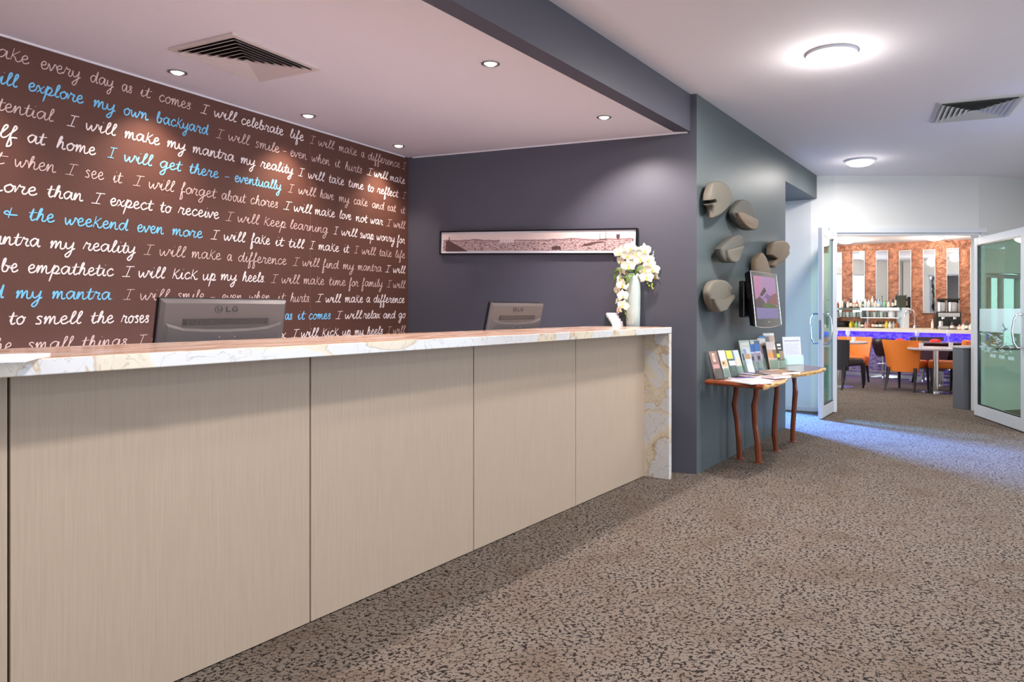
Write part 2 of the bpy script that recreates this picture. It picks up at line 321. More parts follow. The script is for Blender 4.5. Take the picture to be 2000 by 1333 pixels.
# white end wall, slightly curved in plan, with the double door and the window seen through the door leaf
WP = [(2.72, 9.0), (3.04, 8.80), at(1630, 8.74).xy, at(1912, 8.78).xy, at(2000, 8.98).xy, (6.3, 9.55)]
def wallseg(a, b, z0, z1, th=.12, m='white', nm='wall_far', parent=None):
    a = Vector((a[0], a[1])); b = Vector((b[0], b[1])); d = (b-a).normalized(); n = Vector((-d.y, d.x))
    return MB().prism([a, b, b+n*th, a+n*th], z0, z1)
mb = MB()
for k, (z0, z1) in zip(range(5), [(0, ZM), (0, ZM), (2.235, ZM), (0, ZM), None] if False else [(0, ZM), (0, ZM), (2.215, ZM)]):
    w_ = wallseg(WP[k], WP[k+1], z0, z1+.01); mb.add(w_.v, w_.f)
WZ0, WZ1 = .74, 1.70                                 # window in the wall right of the door
a, b_ = Vector(WP[3]), Vector(WP[4])
for p, q in ((WP[3], WP[4]), (WP[4], WP[5])):
    for z0, z1 in ((0, WZ0), (WZ1, ZM+.01)):
        w_ = wallseg(p, q, z0, z1); mb.add(w_.v, w_.f)
w_ = wallseg(WP[3], (Vector(WP[3])+(b_-a)*.12), WZ0, WZ1); mb.add(w_.v, w_.f)
w_ = wallseg((2.72, 9.0), (2.62, 9.02), 0, ZM); mb.add(w_.v, w_.f)
struct('wall_far', mb, 'white')
struct('wall_far_passage', MB().prism([(-2, 9.02), (.75, 9.02), (.75, 9.14), (-2, 9.14)], 0, ZM).prism([(.75, 9.02), (2.6, 9.02), (2.6, 9.14), (.75, 9.14)], 2.25, ZM), 'white')
struct('wall_passage_end', MB().box((-1.9, 8.2, 1.4), (.1, 1.8, 2.8)), 'white')
struct('wall_right', MB().box((6.25, -1.6, 1.45), (.1, 4.9, 2.9)).box((6.25, 7.6, 1.45), (.1, 4.0, 2.9)).box((6.25, 3.2, 2.65), (.1, 5, .5)).box((6.25, 3.2, .14), (.1, 5, .28)), 'white')
struct('wall_behind', MB().box((-4.3, -4, 1.45), (5, .1, 2.9)).box((5.4, -4, 1.45), (1.7, .1, 2.9)).box((1.5, -4, 2.72), (6.7, .1, .36)).box((1.5, -4, .13), (6.7, .1, .26)), 'white')
def window(name, p, q, z0, z1, bars=2, m='alu', th=.05):
    p = Vector((p[0], p[1], 0)); q = Vector((q[0], q[1], 0)); d = (q-p).normalized(); L_ = (q-p).length; rz = math.atan2(d.y, d.x)
    f = MB(); c = (p+q)/2
    for z in (z0+th/2, z1-th/2): f.box((c.x, c.y, z), (L_, .06, th), rz)
    for k in range(bars+1):
        u = th/2+(L_-th)*k/bars; f.box((p.x+d.x*u, p.y+d.y*u, (z0+z1)/2), (th, .055, z1-z0-.01), rz)
    o = struct(name, f, m)
    g = MB().box((c.x, c.y, (z0+z1)/2), (L_-.02, .008, z1-z0-.02), rz).build('pane', 'glass', o)
    return o
window('window_1', (.75, 9.06), (2.6, 9.06), 0, 2.25, 2)
window('window_2', (Vector(WP[3])+(b_-a)*.12).xy+Vector((0, .05)), (Vector(WP[5])+Vector((0, .05))).xy, WZ0, WZ1, 3)
window('window_3', (6.25, .8), (6.25, 5.6), .28, 2.4, 4)
window('window_4', (-1.8, -4), (4.6, -4), .26, 2.54, 4)  # unseen window added to carry the fill from behind
# restaurant shell
struct('ceiling_restaurant', MB().prism([(2.62, 9.14), (3.12, 8.93), at(1912, 8.90).xy, at(1932, 9.0).xy, (9.0, 14.6), (9.2, 17), (2.6, 17), (2.6, 9.14)], ZR, ZR+.06), 'ceiling')
bw0, bw1 = at(1560, 15.3), at(1960, 13.35)
BW = Plane(bw0.x, bw0.y, bw1.x-bw0.x, bw1.y-bw0.y)
struct('wall_bar', MB().prism([BW.at(-3.5, 0).xy, BW.at(BW.s_of(1934), 0).xy, BW.at(BW.s_of(1934), 0, -.12).xy, BW.at(-3.5, 0, -.12).xy], 0, ZR), 'copper')
struct('wall_restaurant_left', MB().box((2.66, 9.8, 1.3), (.1, 1.5, 2.6)).box((2.66, 14.7, 1.3), (.1, 2.4, 2.6)).box((2.66, 12.0, 2.4), (.1, 3.0, .4)).box((2.66, 12.0, .3), (.1, 3.0, .6)), 'white')
struct('wall_restaurant_right', MB().prism([at(1930, 8.98).xy, at(1930, 14.4).xy, at(1936, 14.4).xy, at(1936, 8.98).xy], 0, ZR+.06), 'white')
window('window_5', (2.66, 10.55), (2.66, 13.5), .6, 2.2, 3)
# skirting along the white wall
mb = MB()
for k in (0, 1):
    w_ = wallseg(Vector(WP[k])+Vector((-.006, -.012)), Vector(WP[k+1])+Vector((0, -.012)), 0, .05, .012); mb.add(w_.v, w_.f)
struct('baseboard_far', mb, 'alu')
mb = MB(); w_ = wallseg(GREEN.at(0, 0, .012).xy, GREEN.at(2.5, 0, .012).xy, 0, .001); 

# ------------------------------------------------------------------ handwriting on the brown wall
GL = {
 'a': (1.1, [[(.8,.85),(.45,1.0),(.08,.55),(.3,.03),(.62,.3),(.85,.95),(.82,.25),(.95,.02),(1.12,.15)]]),
 'b': (1.0, [[(.15,.4),(.42,1.25),(.42,1.6),(.25,1.4),(.15,.5),(.3,.03),(.65,.1),(.75,.6),(.45,.8)],[(.7,.7),(1.0,.72)]]),
 'c': (.85, [[(.75,.78),(.5,1.0),(.12,.55),(.3,.03),(.6,.08),(.85,.3)]]),
 'd': (1.12, [[(.72,.85),(.4,.95),(.08,.5),(.3,.03),(.62,.3),(.98,1.6),(.84,.4),(.92,.02),(1.12,.15)]]),
 'e': (.82, [[(.12,.42),(.55,.62),(.58,.9),(.38,1.0),(.13,.6),(.28,.05),(.58,.06),(.82,.3)]]),
 'f': (.72, [[(.15,.5),(.55,1.3),(.52,1.62),(.38,1.4),(.12,-.7),(.15,-1.0),(.38,-.7),(.3,.1),(.72,.2)]]),
 'g': (1.05, [[(.8,.85),(.45,1.0),(.08,.55),(.3,.03),(.62,.3),(.85,.95),(.65,-.6),(.35,-1.0),(.15,-.75),(.6,-.15),(1.05,.2)]]),
 'h': (.98, [[(.15,.3),(.5,1.3),(.48,1.6),(.32,1.3),(.12,.02)],[(.12,.02),(.38,.72),(.6,.92),(.66,.6),(.62,.15),(.78,.0),(.98,.15)]]),
 'i': (.55, [[(.1,.3),(.28,.92),(.22,.2),(.36,.0),(.55,.18)],[(.38,1.4),(.42,1.46)]]),
 'k': (1.0, [[(.32,1.5),(.12,.0)],[(.88,1.35),(.24,.62)],[(.24,.62),(.5,.42),(.6,.08),(.8,.0),(1.0,.15)]]),
 'l': (.58, [[(.1,.3),(.52,1.25),(.5,1.6),(.32,1.35),(.2,.3),(.36,.0),(.58,.18)]]),
 'm': (1.35, [[(.05,.6),(.2,.95),(.12,.0)],[(.12,.0),(.38,.82),(.54,.88),(.52,.0)],[(.52,.0),(.78,.82),(.94,.88),(.96,.2),(1.1,.0),(1.35,.15)]]),
 'n': (1.0, [[(.05,.6),(.2,.95),(.12,.0)],[(.12,.0),(.42,.82),(.62,.88),(.64,.2),(.78,.0),(1.0,.15)]]),
 'o': (.9, [[(.55,1.0),(.12,.6),(.25,.03),(.58,.1),(.75,.6),(.5,1.0),(.62,.8),(.9,.82)]]),
 'p': (1.0, [[(.1,.3),(.38,1.1),(.0,-1.0)],[(.25,.5),(.6,1.0),(.8,.62),(.5,.08),(.22,.15),(.6,.0),(1.0,.12)]]),
 'r': (.92, [[(.02,.1),(.3,1.1)],[(.3,1.1),(.4,.85),(.7,.85),(.56,.3),(.7,.0),(.92,.12)]]),
 's': (.72, [[(.62,.85),(.4,1.0),(.2,.8),(.5,.42),(.48,.06),(.1,.06)]]),
 't': (.66, [[(.15,.3),(.42,1.45),(.26,.3),(.4,.0),(.66,.18)],[(.0,.92),(.78,1.02)]]),
 'u': (1.0, [[(.1,.9),(.12,.2),(.32,.0),(.62,.4),(.75,.95),(.7,.2),(.82,.0),(1.0,.15)]]),
 'v': (.82, [[(.05,.9),(.2,.5),(.3,.02),(.58,.6),(.66,.95),(.85,.85)]]),
 'w': (1.2, [[(.05,.9),(.12,.25),(.28,.02),(.55,.7),(.56,.25),(.72,.02),(.98,.6),(1.02,.95),(1.22,.85)]]),
 'x': (.8, [[(.1,.85),(.28,.8),(.55,.1),(.8,.15)],[(.78,.95),(.1,.0)]]),
 'y': (.98, [[(.1,.9),(.14,.3),(.36,.1),(.68,.5),(.8,.95),(.62,-.5),(.35,-1.0),(.15,-.75),(.6,-.15),(.98,.2)]]),
 'I': (.75, [[(.2,1.4),(.85,1.45)],[(.52,1.42),(.32,.0)],[(.0,.0),(.62,.02)]]),
 '&': (1.1, [[(.55,1.3),(.42,.0)],[(1.1,.45),(.3,.42),(.05,.6),(.25,.85),(.52,.55)]]),
 '-': (.6, [[(0,.5),(.6,.55)]]), '.': (.3, [[(.1,.02),(.14,.06)]])}
def cat(pts, k=5):
    if len(pts) < 3: return pts
    P = [pts[0]]+list(pts)+[pts[-1]]; out = []
    for i in range(1, len(P)-2):
        p0, p1, p2, p3 = P[i-1], P[i], P[i+1], P[i+2]
        for j in range(k):
            t = j/k; out.append(tuple(.5*((2*p1[a])+(-p0[a]+p2[a])*t+(2*p0[a]-5*p1[a]+4*p2[a]-p3[a])*t*t+(-p0[a]+3*p1[a]-3*p2[a]+p3[a])*t**3) for a in (0, 1)))
    out.append(pts[-1]); return out
def ribbon(mb, pts, hw, put, lift=0, taper=.6):
    n = len(pts); vs = []; h0 = hw
    for i in range(n):
        a = pts[max(i-1, 0)]; b = pts[min(i+1, n-1)]; dx, dy = b[0]-a[0], b[1]-a[1]; l = math.hypot(dx, dy) or 1
        hw = h0*(taper if i in (0, n-1) else 1)
        nx, ny = -dy/l*hw, dx/l*hw; put_ = lambda u, z: put(u, z)+BROWN.n*(lift+.0005*i/n)
        vs += [put_(pts[i][0]+nx, pts[i][1]+ny), put_(pts[i][0]-nx, pts[i][1]-ny)]
    k = len(mb.v); mb.v += [tuple(v) for v in vs]; mb.f += [(k+2*i, k+2*i+1, k+2*i+3, k+2*i+2) for i in range(n-1)]
def word(mb, txt, s0, s1, zb, hw, xh=.040):
    W = sum(GL[c][0] for c in txt); W -= (GL[txt[-1]][0]*.08); kx = (s1-s0)/W; x = 0; end = None
    kx_c = kx
    for c in txt:
        adv, strokes = GL[c]
        for j, st in enumerate(strokes):
            q = [(s0+(x+px+py*0.10)*kx_c, zb+py*xh) for px, py in st]
            if j == 0 and end is not None and c not in '.&-Iacdgokq':
                st0 = q[0]; mid = ((end[0]+st0[0])/2, (end[1]+st0[1])/2-.001); 
                ribbon(mb, cat([end, mid, st0], 3), hw*.8, lambda u, z: BROWN.at(u, z, .0008), 0, 1)
            ribbon(mb, cat(q), hw, lambda u, z: BROWN.at(u, z, .0014), .0006*((j+txt.index(c)) % 3))
            if len(st) > 3: end = q[-1]
        if c in 's.kI&-' and c != 'k': end = None
        x += adv
wall_l = bpy.data.objects['wall_left']
T, B, U = 'inkthin', 'ink', 'inkblue'
LINES = [
 [(T,'take -22 55,every 77 155,day 175 220,as 237 257,it 272 292,comes. 309 376'),(B,'I 391 404,will 417 460,celebrate 470 552,life 565 592'),(T,'I 604 613,will 621 651,make 661 696,a 705 711,difference 718 780,I 785 791')],
 [(U,'will -30 32,explore 53 161,my 181 223,own 240 288,backyard 304 405'),(T,'I 421 433,will 445 485,smile 497 544,- 552 558,even 566 598,when 608 643,it 653 663,hurts. 673 709'),(B,'I 716 725,will 730 756,make 761 790')],
 [(T,'potential. -50 108'),(B,'I 130 147,will 166 224,make 242 310,my 325 361,mantra 375 456,my 469 497,reality 508 571,I 582 591,will 601 632,take 641 671,time 679 709,to 717 729,reflect. 736 779'),(T,'I 785 791')],
 [(B,'myself -130 31,at 52 86,home 108 185'),(U,'I 209 223,will 241 295,get 311 352,there 368 425,- 438 446,eventually 457 548'),(T,'I 562 571,will 582 615,have 624 651,my 661 681,cake 690 717,and 726 749,eat 756 772,it 782 790')],
 [(T,'it -35 6,when 27 107,I 127 145,see 164 201,it. 219 241,I 259 275,will 289 338,forget 351 420,about 432 478,chores 488 542'),(B,'I 553 565,will 573 607,make 614 653,love 662 685,not 694 716,war 723 747'),(T,'I 754 762,will 768 790')],
 [(B,'more -32 70,than 90 160,I 178 197,expect 213 296,to 311 333,receive 347 426'),(T,'I 440 452,will 463 504,keep 514 557,learning 565 639'),(B,'I 651 658,will 666 696,swap 702 729,worry 735 770,for 775 790')],
 [(U,'& 5 31,the 54 104,weekend 125 248,even 266 318,more 335 394'),(B,'I 411 424,will 436 477,fake 489 526,it 536 552,till 562 592,I 604 612,make 621 661,it. 670 683'),(T,'I 691 698,will 706 732,take 740 764,life 771 790')],
 [(B,'mantra -48 76,my 96 144,reality 161 263'),(T,'I 280 295,will 310 360,make 373 430,a 443 452,difference 464 558,I 571 581,will 590 622,find 629 660,my 669 690,mantra 698 744'),(B,'I 752 760,will 767 790')],
 [(B,'be 0 33,empathetic 52 220,I 238 255,will 269 320,kick 335 384,up 395 420,my 430 461,heels. 472 518'),(T,'I 528 539,will 549 583,make 592 632,time 641 674,for 681 699,family 706 746,I 755 762,will 767 790')],
 [(U,'find -60 5,my 29 80,mantra. 100 221'),(T,'I 240 256,will 272 328,smile 345 398,- 410 418,even 432 472,when 486 527,it 541 555,hurts. 566 606'),(B,'I 616 627,will 635 664,make 673 708,a 715 722,difference 729 789')],
 [(B,'to 15 47,smell 66 157,the 175 220,roses 236 290'),(U,'I 300 312,will 322 370,take 382 425,every 436 488,day 500 545,as 556 570,it 580 594,comes 602 645'),(B,'I 655 665,will 673 705,relax 709 741,and 748 771,go 778 791')],
 [(T,'the -28 22,small 51 140,things 158 247,I 266 281'),(T,'will 295 345,learn 360 420,to 435 455'),(B,'relax 500 556,I 569 580,will 587 620,kick 628 660,up 668 684,my 692 709,heels 716 747'),(T,'I 754 762,will 767 790')],
]
for k, line in enumerate(LINES):
    zb = 2.493-.1317*k
    for inkm, seg in line:
        mb = MB()
        for wd in seg.split(','):
            t, a0, a1 = wd.split(); word(mb, t, BROWN.s_of(float(a0)), BROWN.s_of(float(a1)), zb+random.uniform(-.002, .002), .0026 if inkm == 'inkthin' else .0036, .041)
        o = mb.build('lettering', inkm, wall_l)
# faint joint of the wallpaper
MB().box(BROWN.at(BROWN.s_of(606), 1.3, .0008), (.0015, .002, 2.6), math.atan2(BROWN.d.y, BROWN.d.x)).build('wallpaper_seam', mat('seam_line', (126, 92, 82), .6), wall_l)
# ------------------------------------------------------------------ reception counter
panel_end = PZ(1262, 930, 0); slab_end = Vector((.801, 5.287, 0)); czr = math.atan2(CD.y, CD.x)
ZT, ZU = 1.12, 1.076
k0 = (slab_end-panel_end).dot(CD)
def cpt(u, v, z): return Vector((panel_end.x+CD.x*u+CN.x*v, panel_end.y+CD.y*u+CN.y*v, z))   # u along, v towards the visitor
counter = thing('reception_counter', 'long reception counter front of beige wood-grain panels under a marble top', 'counter', cpt(-2.5, -.3, 0))
us = [0, (PZ(1124, 990, 0)-panel_end).dot(CD), (PZ(922, 1077, 0)-panel_end).dot(CD), (PZ(603, 1217, 0)-panel_end).dot(CD)]
step = us[2]-us[3]; us += [us[3]-step, us[3]-2*step, us[3]-3*step]
for a, b in zip(us[:-1], us[1:]):
    c = cpt((a+b)/2, -.011, (ZU+.004)/2); MB().box(c, (a-b-.007 if a else a-b-.004, .018, ZU-.006), czr, bev=.0015).build('front_panel', 'laminate', counter, origin=c)
c = cpt(us[-1]/2, -.21, ZU/2); MB().box(cpt(us[-1]/2+.0, -.035, ZU/2), (-us[-1], .02, ZU-.002), czr).build('carcass', 'dark', counter)
MB().box(cpt(us[-1]/2, -.40, ZU-.02), (-us[-1], .04, .03), czr).box(cpt(us[-1]/2, -1.13, .34), (-us[-1], .03, .68), czr).build('rear_panel', 'laminate', counter)
MB().box(cpt(us[-1]/2, -.78, .70), (-us[-1], .74, .03), czr).build('desk_top', 'paper', counter)  # unseen desk kept white to bounce the added fill upwards
v_front = (slab_end-cpt(0, 0, 0)).dot(CN); u_end = (slab_end-cpt(0, 0, 0)).dot(CD)
top = thing('marble_countertop', 'thick veined marble worktop running along the counter and folding down its end', 'countertop', cpt(u_end, 0, 0))
Lt = u_end-us[-1]
c = cpt(u_end-Lt/2, v_front-.317, (ZT+ZU)/2); MB().box(c, (Lt, .634, ZT-ZU), czr, bev=.003).build('worktop', 'marble_top', top, origin=c)
MB().box(cpt(u_end-Lt/2-.004, v_front-.317, ZT+.0006), (Lt-.012, .628, .0016), czr).build('warm_lit_surface', 'warm_lit_top', top)  # thin layer that carries the painted warm light
c = cpt(u_end-.022, v_front-.317, ZU/2-.001); MB().box(c, (.043, .632, ZU-.004), czr, bev=.003).build('end_panel', 'marble', top, origin=c)
# stack of paper at the left of the worktop
p = PZ(-22, 704, ZT); bk = MB().box((p.x, p.y, ZT+.004), (.21, .297, .007), czr-.55, bev=.001).build('paper_sheet', 'paper')
tag(bk, 'white paper lying on the marble top at the left edge of the photo', 'paper')

# monitors seen from behind
def monitor(loc, rz, tilt, label, logo=True):
    t = thing('computer_monitor', label, 'monitor', loc, rz, 'monitors behind the reception counter', local=True)
    Mx = Matrix.Translation((0, 0, .165)) @ Matrix.Rotation(tilt, 4, 'X') @ Matrix.Translation((0, 0, -.165)) @ Matrix.Translation((0, 0, 0))
    W_, H_ = .588, .36
    MB().box((0, .012, H_/2+.03), (W_, .022, H_), bev=.004).xf(Mx).build('bezel', 'black', t, smooth=True)
    def sec(y, sx, z0, z1, n=13):
        out = []
        for (x, z) in [(-1, z0), (-1, z1), (1, z1), (1, z0)]: out.append((x*sx, y, z))
        return out
    b = MB(); b.loft([sec(0, W_/2-.001, .032, H_+.028), sec(-.010, W_/2-.002, .034, H_+.026), sec(-.022, W_/2-.016, .05, H_+.012), sec(-.034, W_/2-.05, .09, H_-.04), sec(-.040, W_/2-.11, .12, H_-.10)][:3])
    shell = b.xf(Mx).build('rear_shell', 'charcoal', t)
    MB().loft([[(x, -.0215, z) for x, z in q] for q in [[(-.272, .06), (-.272, .29), (-.20, .27), (-.10, .262), (0, .26), (.10, .262), (.20, .27), (.272, .29), (.272, .06)]]] +
              [[(x, -.030, z) for x, z in [(-.262, .07), (-.262, .275), (-.195, .257), (-.10, .250), (0, .248), (.10, .250), (.195, .257), (.262, .275), (.262, .07)]]]).xf(Mx).build('lower_bulge', 'charcoal', t)
    MB().box((0, -.0225, .292), (.40, .004, .028), bev=.0015).xf(Mx).build('vent_recess', 'charcoal2', t)
    g = MB()
    for k in range(58): g.box((-.188+k*.0066, -.025, .292), (.0028, .004, .020))
    g.xf(Mx).build('vent_grille', 'charcoal', t)['kind'] = 'stuff'
    for k in (-1, 1): MB().box((k*.036, -.030, .225), (.006, .002, .006), bev=.001).xf(Mx).build('screw', 'steel', t)
        # round emblem and the two letters
    lg = MB(); c0 = (-.047, .346); 
    def P2(x, z): return (x, -.0235, z)
    lg.tube([(c0[0]+.0165*math.cos(a*math.pi/12), -.0225, c0[1]+.0165*math.sin(a*math.pi/12)) for a in range(25)], .0016, 6, False)
    lg.box((c0[0]-.003, -.0225, c0[1]+.001), (.0028, .002, .017)).box((c0[0]+.0025, -.0225, c0[1]-.0065), (.0105, .002, .0028)).box((c0[0]-.0095, -.0225, c0[1]+.006), (.004, .002, .004), bev=.0008)
    lg.box((c0[0]+.0105, -.0225, c0[1]+.0), (.008, .002, .0028))
    lg.box((-.010, -.0225, .347), (.0055, .002, .024)).box((-.0025, -.0225, .3375), (.0205, .002, .0052))
    gx = .030; lg.tube([(gx+.0115*math.cos(math.radians(a)), -.0225, .3475+.0112*math.sin(math.radians(a))) for a in range(50, 361-10, 20)], .0026, 6)
    lg.box((gx+.006, -.0225, .3475), (.0115, .002, .0046))
    lg.xf(Mx).build('logo', 'charcoal2', t)
    MB().box((0, .0245, H_/2+.03), (W_-.03, .002, H_-.03)).xf(Mx).build('screen', 'gloss', t)
    MB().tube([(0, -.03, .13), (0, -.05, .02), (0, -.04, -.15)], [.03, .028, .03], 12).build('stand_neck', 'black', t)
    MB().lathe([(.12, -.168), (.125, -.16), (.05, -.150)], (0, -.02, 0), 28, 1.1, .8).build('stand_base', 'black', t)
    return t
zdesk = .717
def mon_at(px0, Y0, wid, ztop, tilt, label):
    p0 = Vector(((px0-CX)/F*Y0, Y0, 0)); c = p0+CD*wid/2
    return monitor((c.x, c.y, ztop-.39), czr, tilt, label)
# local -Y looks at the visitor: the width runs along the counter
m1 = mon_at(300, 2.92, .588, 1.302, math.radians(-11)*-1, 'charcoal computer monitor seen from behind in front of the handwriting wall')
m2 = mon_at(946, 4.62, .588, 1.302, math.radians(13)*1, 'charcoal computer monitor seen from behind in front of the slate wall')

# card holder, vase and orchids on the counter
ch = PZ(1207, 638, ZT); hz = czr-math.radians(30)
t = thing('business_card_holder', 'clear tiered holder with white business cards beside the vase', 'card holder', (ch.x, ch.y, ZT), hz, local=True)
for k in range(4):
    MB().box((-.0, .012+.026*k, .018+.022*k), (.094, .016, .040), rx=-.35, bev=.001).build('card_stack', 'paper', t)
    MB().box((0, .003+.026*k, .010+.022*k), (.098, .003, .022), rx=-.35).build('tier', 'acrylic', t)
for sx in (-1, 1): MB().prism([(-.0, 0), (.12, 0), (.12, .1), (.02, .03)], -.0015, .0015).xf(Matrix.Translation((sx*.051, 0, .0)) @ Matrix.Rotation(math.pi/2, 4, 'Z') @ Matrix.Rotation(math.pi/2, 4, 'X')).build('side', 'acrylic', t)
vp = PZ(1236.5, 637.5, ZT); vp = Vector((vp.x*.988, vp.y*.988, ZT)); VY = vp.y; zs = VY/F
vase = thing('vase', 'tall pale green ribbed vase at the end of the marble top', 'vase', vp)
MB().lathe([(.050, 0), (.053, .004), (.056, .12), (.058, .26), (.057, .36), (.053, .395), (.049, .408), (.044, .400), (.046, .30), (.04, .02)], (vp.x, vp.y, ZT), 36).build('body', 'vase', vase, smooth=True)
g = MB(); rr = random.Random(3)
for k in range(26):
    a = math.radians(-97); z = ZT+.02+k*.0142
    g.lathe([(.0, -.003), (.0032, 0), (.0, .003)], (vp.x+.0575*math.cos(a)+.0, vp.y+.0575*math.sin(a), z), 8)
g.build('bead_row', 'paper', vase)
orch = thing('orchid_arrangement', 'cream white moth orchids arching over and trailing down from the vase', 'flowers', (vp.x, vp.y, ZT+.39))
def pv(u, v): return (1170+u/6.66, 460+v/6.66)
def petal(mb, ang, L_, W_, cup, M4):
    ca, sa = math.cos(ang), math.sin(ang); n = 7; vs = []
    for i in range(5):
        t_ = i/4; w_ = W_*math.sin(math.pi*min(.97, t_*.86+.12))**.7*.5; r = L_*t_; 
        for j in (-1, -.5, 0, .5, 1): vs.append((r*ca-w_*j*sa, r*sa+w_*j*ca, cup*t_*t_+.25*abs(j)**2*w_*.6))
    fs = [(i*5+j, i*5+j+1, i*5+j+6, i*5+j+5) for i in range(4) for j in range(4)]
    mb.add([M4 @ Vector(v) for v in vs], fs)
def flower(u, v, size, dy, side=False, yaw=None):
    px, py = pv(u, v); Y = VY+dy; c = Vector(((px-CX)/F*Y, Y, zat(py, Y)))
    yaw = rr.uniform(-.5, .5) if yaw is None else yaw; pitch = rr.uniform(-.1, .35)
    if side: yaw = rr.choice((-1, 1))*rr.uniform(.9, 1.2)
    R = Matrix.Translation(c) @ Matrix.Rotation(yaw, 4, 'Z') @ Matrix.Rotation(math.pi/2+pitch, 4, 'X') @ Matrix.Rotation(rr.uniform(-.3, .3), 4, 'Z') @ Matrix.Scale(size, 4)
    m = MB()
    for a in (90, 215, 325): petal(m, math.radians(a), 1.0, .62, -.05, R @ Matrix.Translation((0, 0, -.03)))
    for a in (12, 168): petal(m, math.radians(a), 1.05, 1.15, .02, R @ Matrix.Translation((0, 0, .03)))
    o = m.build('flower', 'petal', orch, smooth=True, origin=c)
    l_ = MB(); petal(l_, math.radians(268), .5, .34, .25, R @ Matrix.Translation((0, 0, .09))); petal(l_, math.radians(225), .26, .2, .3, R @ Matrix.Translation((0, 0, .09))); petal(l_, math.radians(315), .26, .2, .3, R @ Matrix.Translation((0, 0, .09)))
    l_.lathe([(.0, 0), (.09, .1), (.0, .2)], (0, 0, 0), 8)
    kk = len(l_.v)-24
    l_.v[kk:] = [tuple(R @ Vector((x, y, z))) for x, y, z in l_.v[kk:]]
    l_.build('lip', 'lip', o)
S = .052
for u, v, s_, dy, sd in [(270, 225, 1, 0, 0), (410, 165, 1, .03, 0), (375, 265, 1.05, -.04, 0), (480, 235, 1, 0, 0), (590, 195, 1.1, .02, 0), (540, 310, 1.1, -.05, 0), (380, 395, 1.1, -.06, 0), (285, 335, .9, 0, 1), (640, 320, 1, .0, 0), (710, 290, .9, .04, 1), (725, 245, .8, .05, 1),
                         (590, 440, 1, -.05, 0), (615, 545, 1.1, -.04, 0), (705, 445, 1, .0, 0), (735, 540, .95, .02, 1), (655, 385, 1, 0, 0), (300, 460, .9, -.03, 1), (265, 565, .85, -.03, 1), (305, 650, .95, -.05, 0), (240, 712, .8, -.03, 1), (310, 785, .95, -.06, 0), (245, 838, .75, -.04, 1), (315, 912, .9, -.06, 0), (265, 968, .8, -.05, 1), (445, 190, .9, .06, 0), (330, 200, .9, .05, 0)]:
    flower(u, v, S*s_, dy, sd)
def stem(pts, r=.0028, nm='stem', m='leaf'):
    q = []
    for u, v, dy in pts: px, py = pv(u, v); q.append(Vector(((px-CX)/F*(VY+dy), VY+dy, zat(py, VY+dy))))
    return MB().tube(q, r, 6).build(nm, m, orch, smooth=True)
stem([(470, 700, 0), (450, 480, 0), (400, 330, .02), (370, 250, .03), (300, 240, .02)]); stem([(470, 700, 0), (480, 480, 0), (540, 330, .02), (620, 330, .02), (670, 430, .02), (680, 560, .02), (665, 640, .02), (690, 690, .02)])
stem([(460, 700, 0), (430, 500, -.02), (340, 480, -.04), (310, 600, -.03), (300, 760, -.03), (300, 900, -.03), (345, 1020, -.03), (370, 1110, -.03)])
for u, v in [(630, 622), (650, 655), (690, 635), (684, 662), (698, 690), (345, 1018), (368, 1085), (365, 497), (322, 540)]:
    px, py = pv(u, v); Y = VY-.02; c = Vector(((px-CX)/F*Y, Y, zat(py, Y)))
    MB().lathe([(.0, -.010), (.006, -.004), (.007, .002), (.0, .010)], tuple(c), 10).build('bud', 'bud', orch, smooth=True)
def leaf(pts, w_):
    q = []
    for u, v, dy in pts: px, py = pv(u, v); q.append(Vector(((px-CX)/F*(VY+dy), VY+dy, zat(py, VY+dy))))
    vs = []; n = len(q)
    for i, p in enumerate(q):
        d = (q[min(i+1, n-1)]-q[max(i-1, 0)]).normalized(); sd = d.cross(Vector((0, -1, .3))).normalized(); ww = w_*math.sin(math.pi*(i+.4)/(n-.2))**.7
        vs += [p-sd*ww, p+Vector((0, .004, -.004)), p+sd*ww]
    fs = [(3*i+j, 3*i+j+1, 3*i+j+4, 3*i+j+3) for i in range(n-1) for j in (0, 1)]
    o = MB().add(vs, fs).build('leaf', 'leaf', orch, smooth=True); m = o.modifiers.new('t', 'SOLIDIFY'); m.thickness = .0015
leaf([(460, 520, -.05), (500, 450, -.07), (550, 410, -.06), (600, 395, -.03)], .014); leaf([(450, 500, -.05), (410, 520, -.07), (375, 580, -.08), (350, 640, -.08)], .014)
leaf([(440, 470, -.02), (330, 440, -.04), (240, 440, -.04), (200, 480, -.04)], .012); leaf([(260, 430, -.03), (230, 480, -.03), (205, 540, -.03), (200, 600, -.03)], .010); leaf([(440, 540, -.05), (400, 545, -.06), (360, 540, -.07), (300, 560, -.06)], .010)

# framed panorama on the slate wall
pc = DARK.hit(1060, 472)
uL = DARK.s_of(863); uR = DARK.s_of(1247); uc = (uL+uR)/2; Wp = abs(uR-uL); Hp = .205; zc = (1.928+1.732+1.886+1.678)/4
pic = thing('framed_panorama', 'long narrow framed sepia panorama of a town on the slate wall', 'picture', DARK.at(uc, zc, .022), math.atan2(-DARK.d.y, -DARK.d.x), local=True)
Rt = Matrix.Rotation(math.radians(1.55), 4, 'Y')
fr = MB().box((0, 0, Hp/2-.006), (Wp, .034, .012)).box((0, 0, -Hp/2+.006), (Wp, .034, .012)).box((-Wp/2+.006, 0, 0), (.012, .034, Hp-.024)).box((Wp/2-.006, 0, 0), (.012, .034, Hp-.024)).box((0, .012, 0), (Wp-.02, .008, Hp-.02))
fr.xf(Rt).build('frame', 'black', pic)
MB().box((0, -.003, 0), (Wp-.024, .004, Hp-.024)).xf(Rt).build('mount', 'paper', pic)
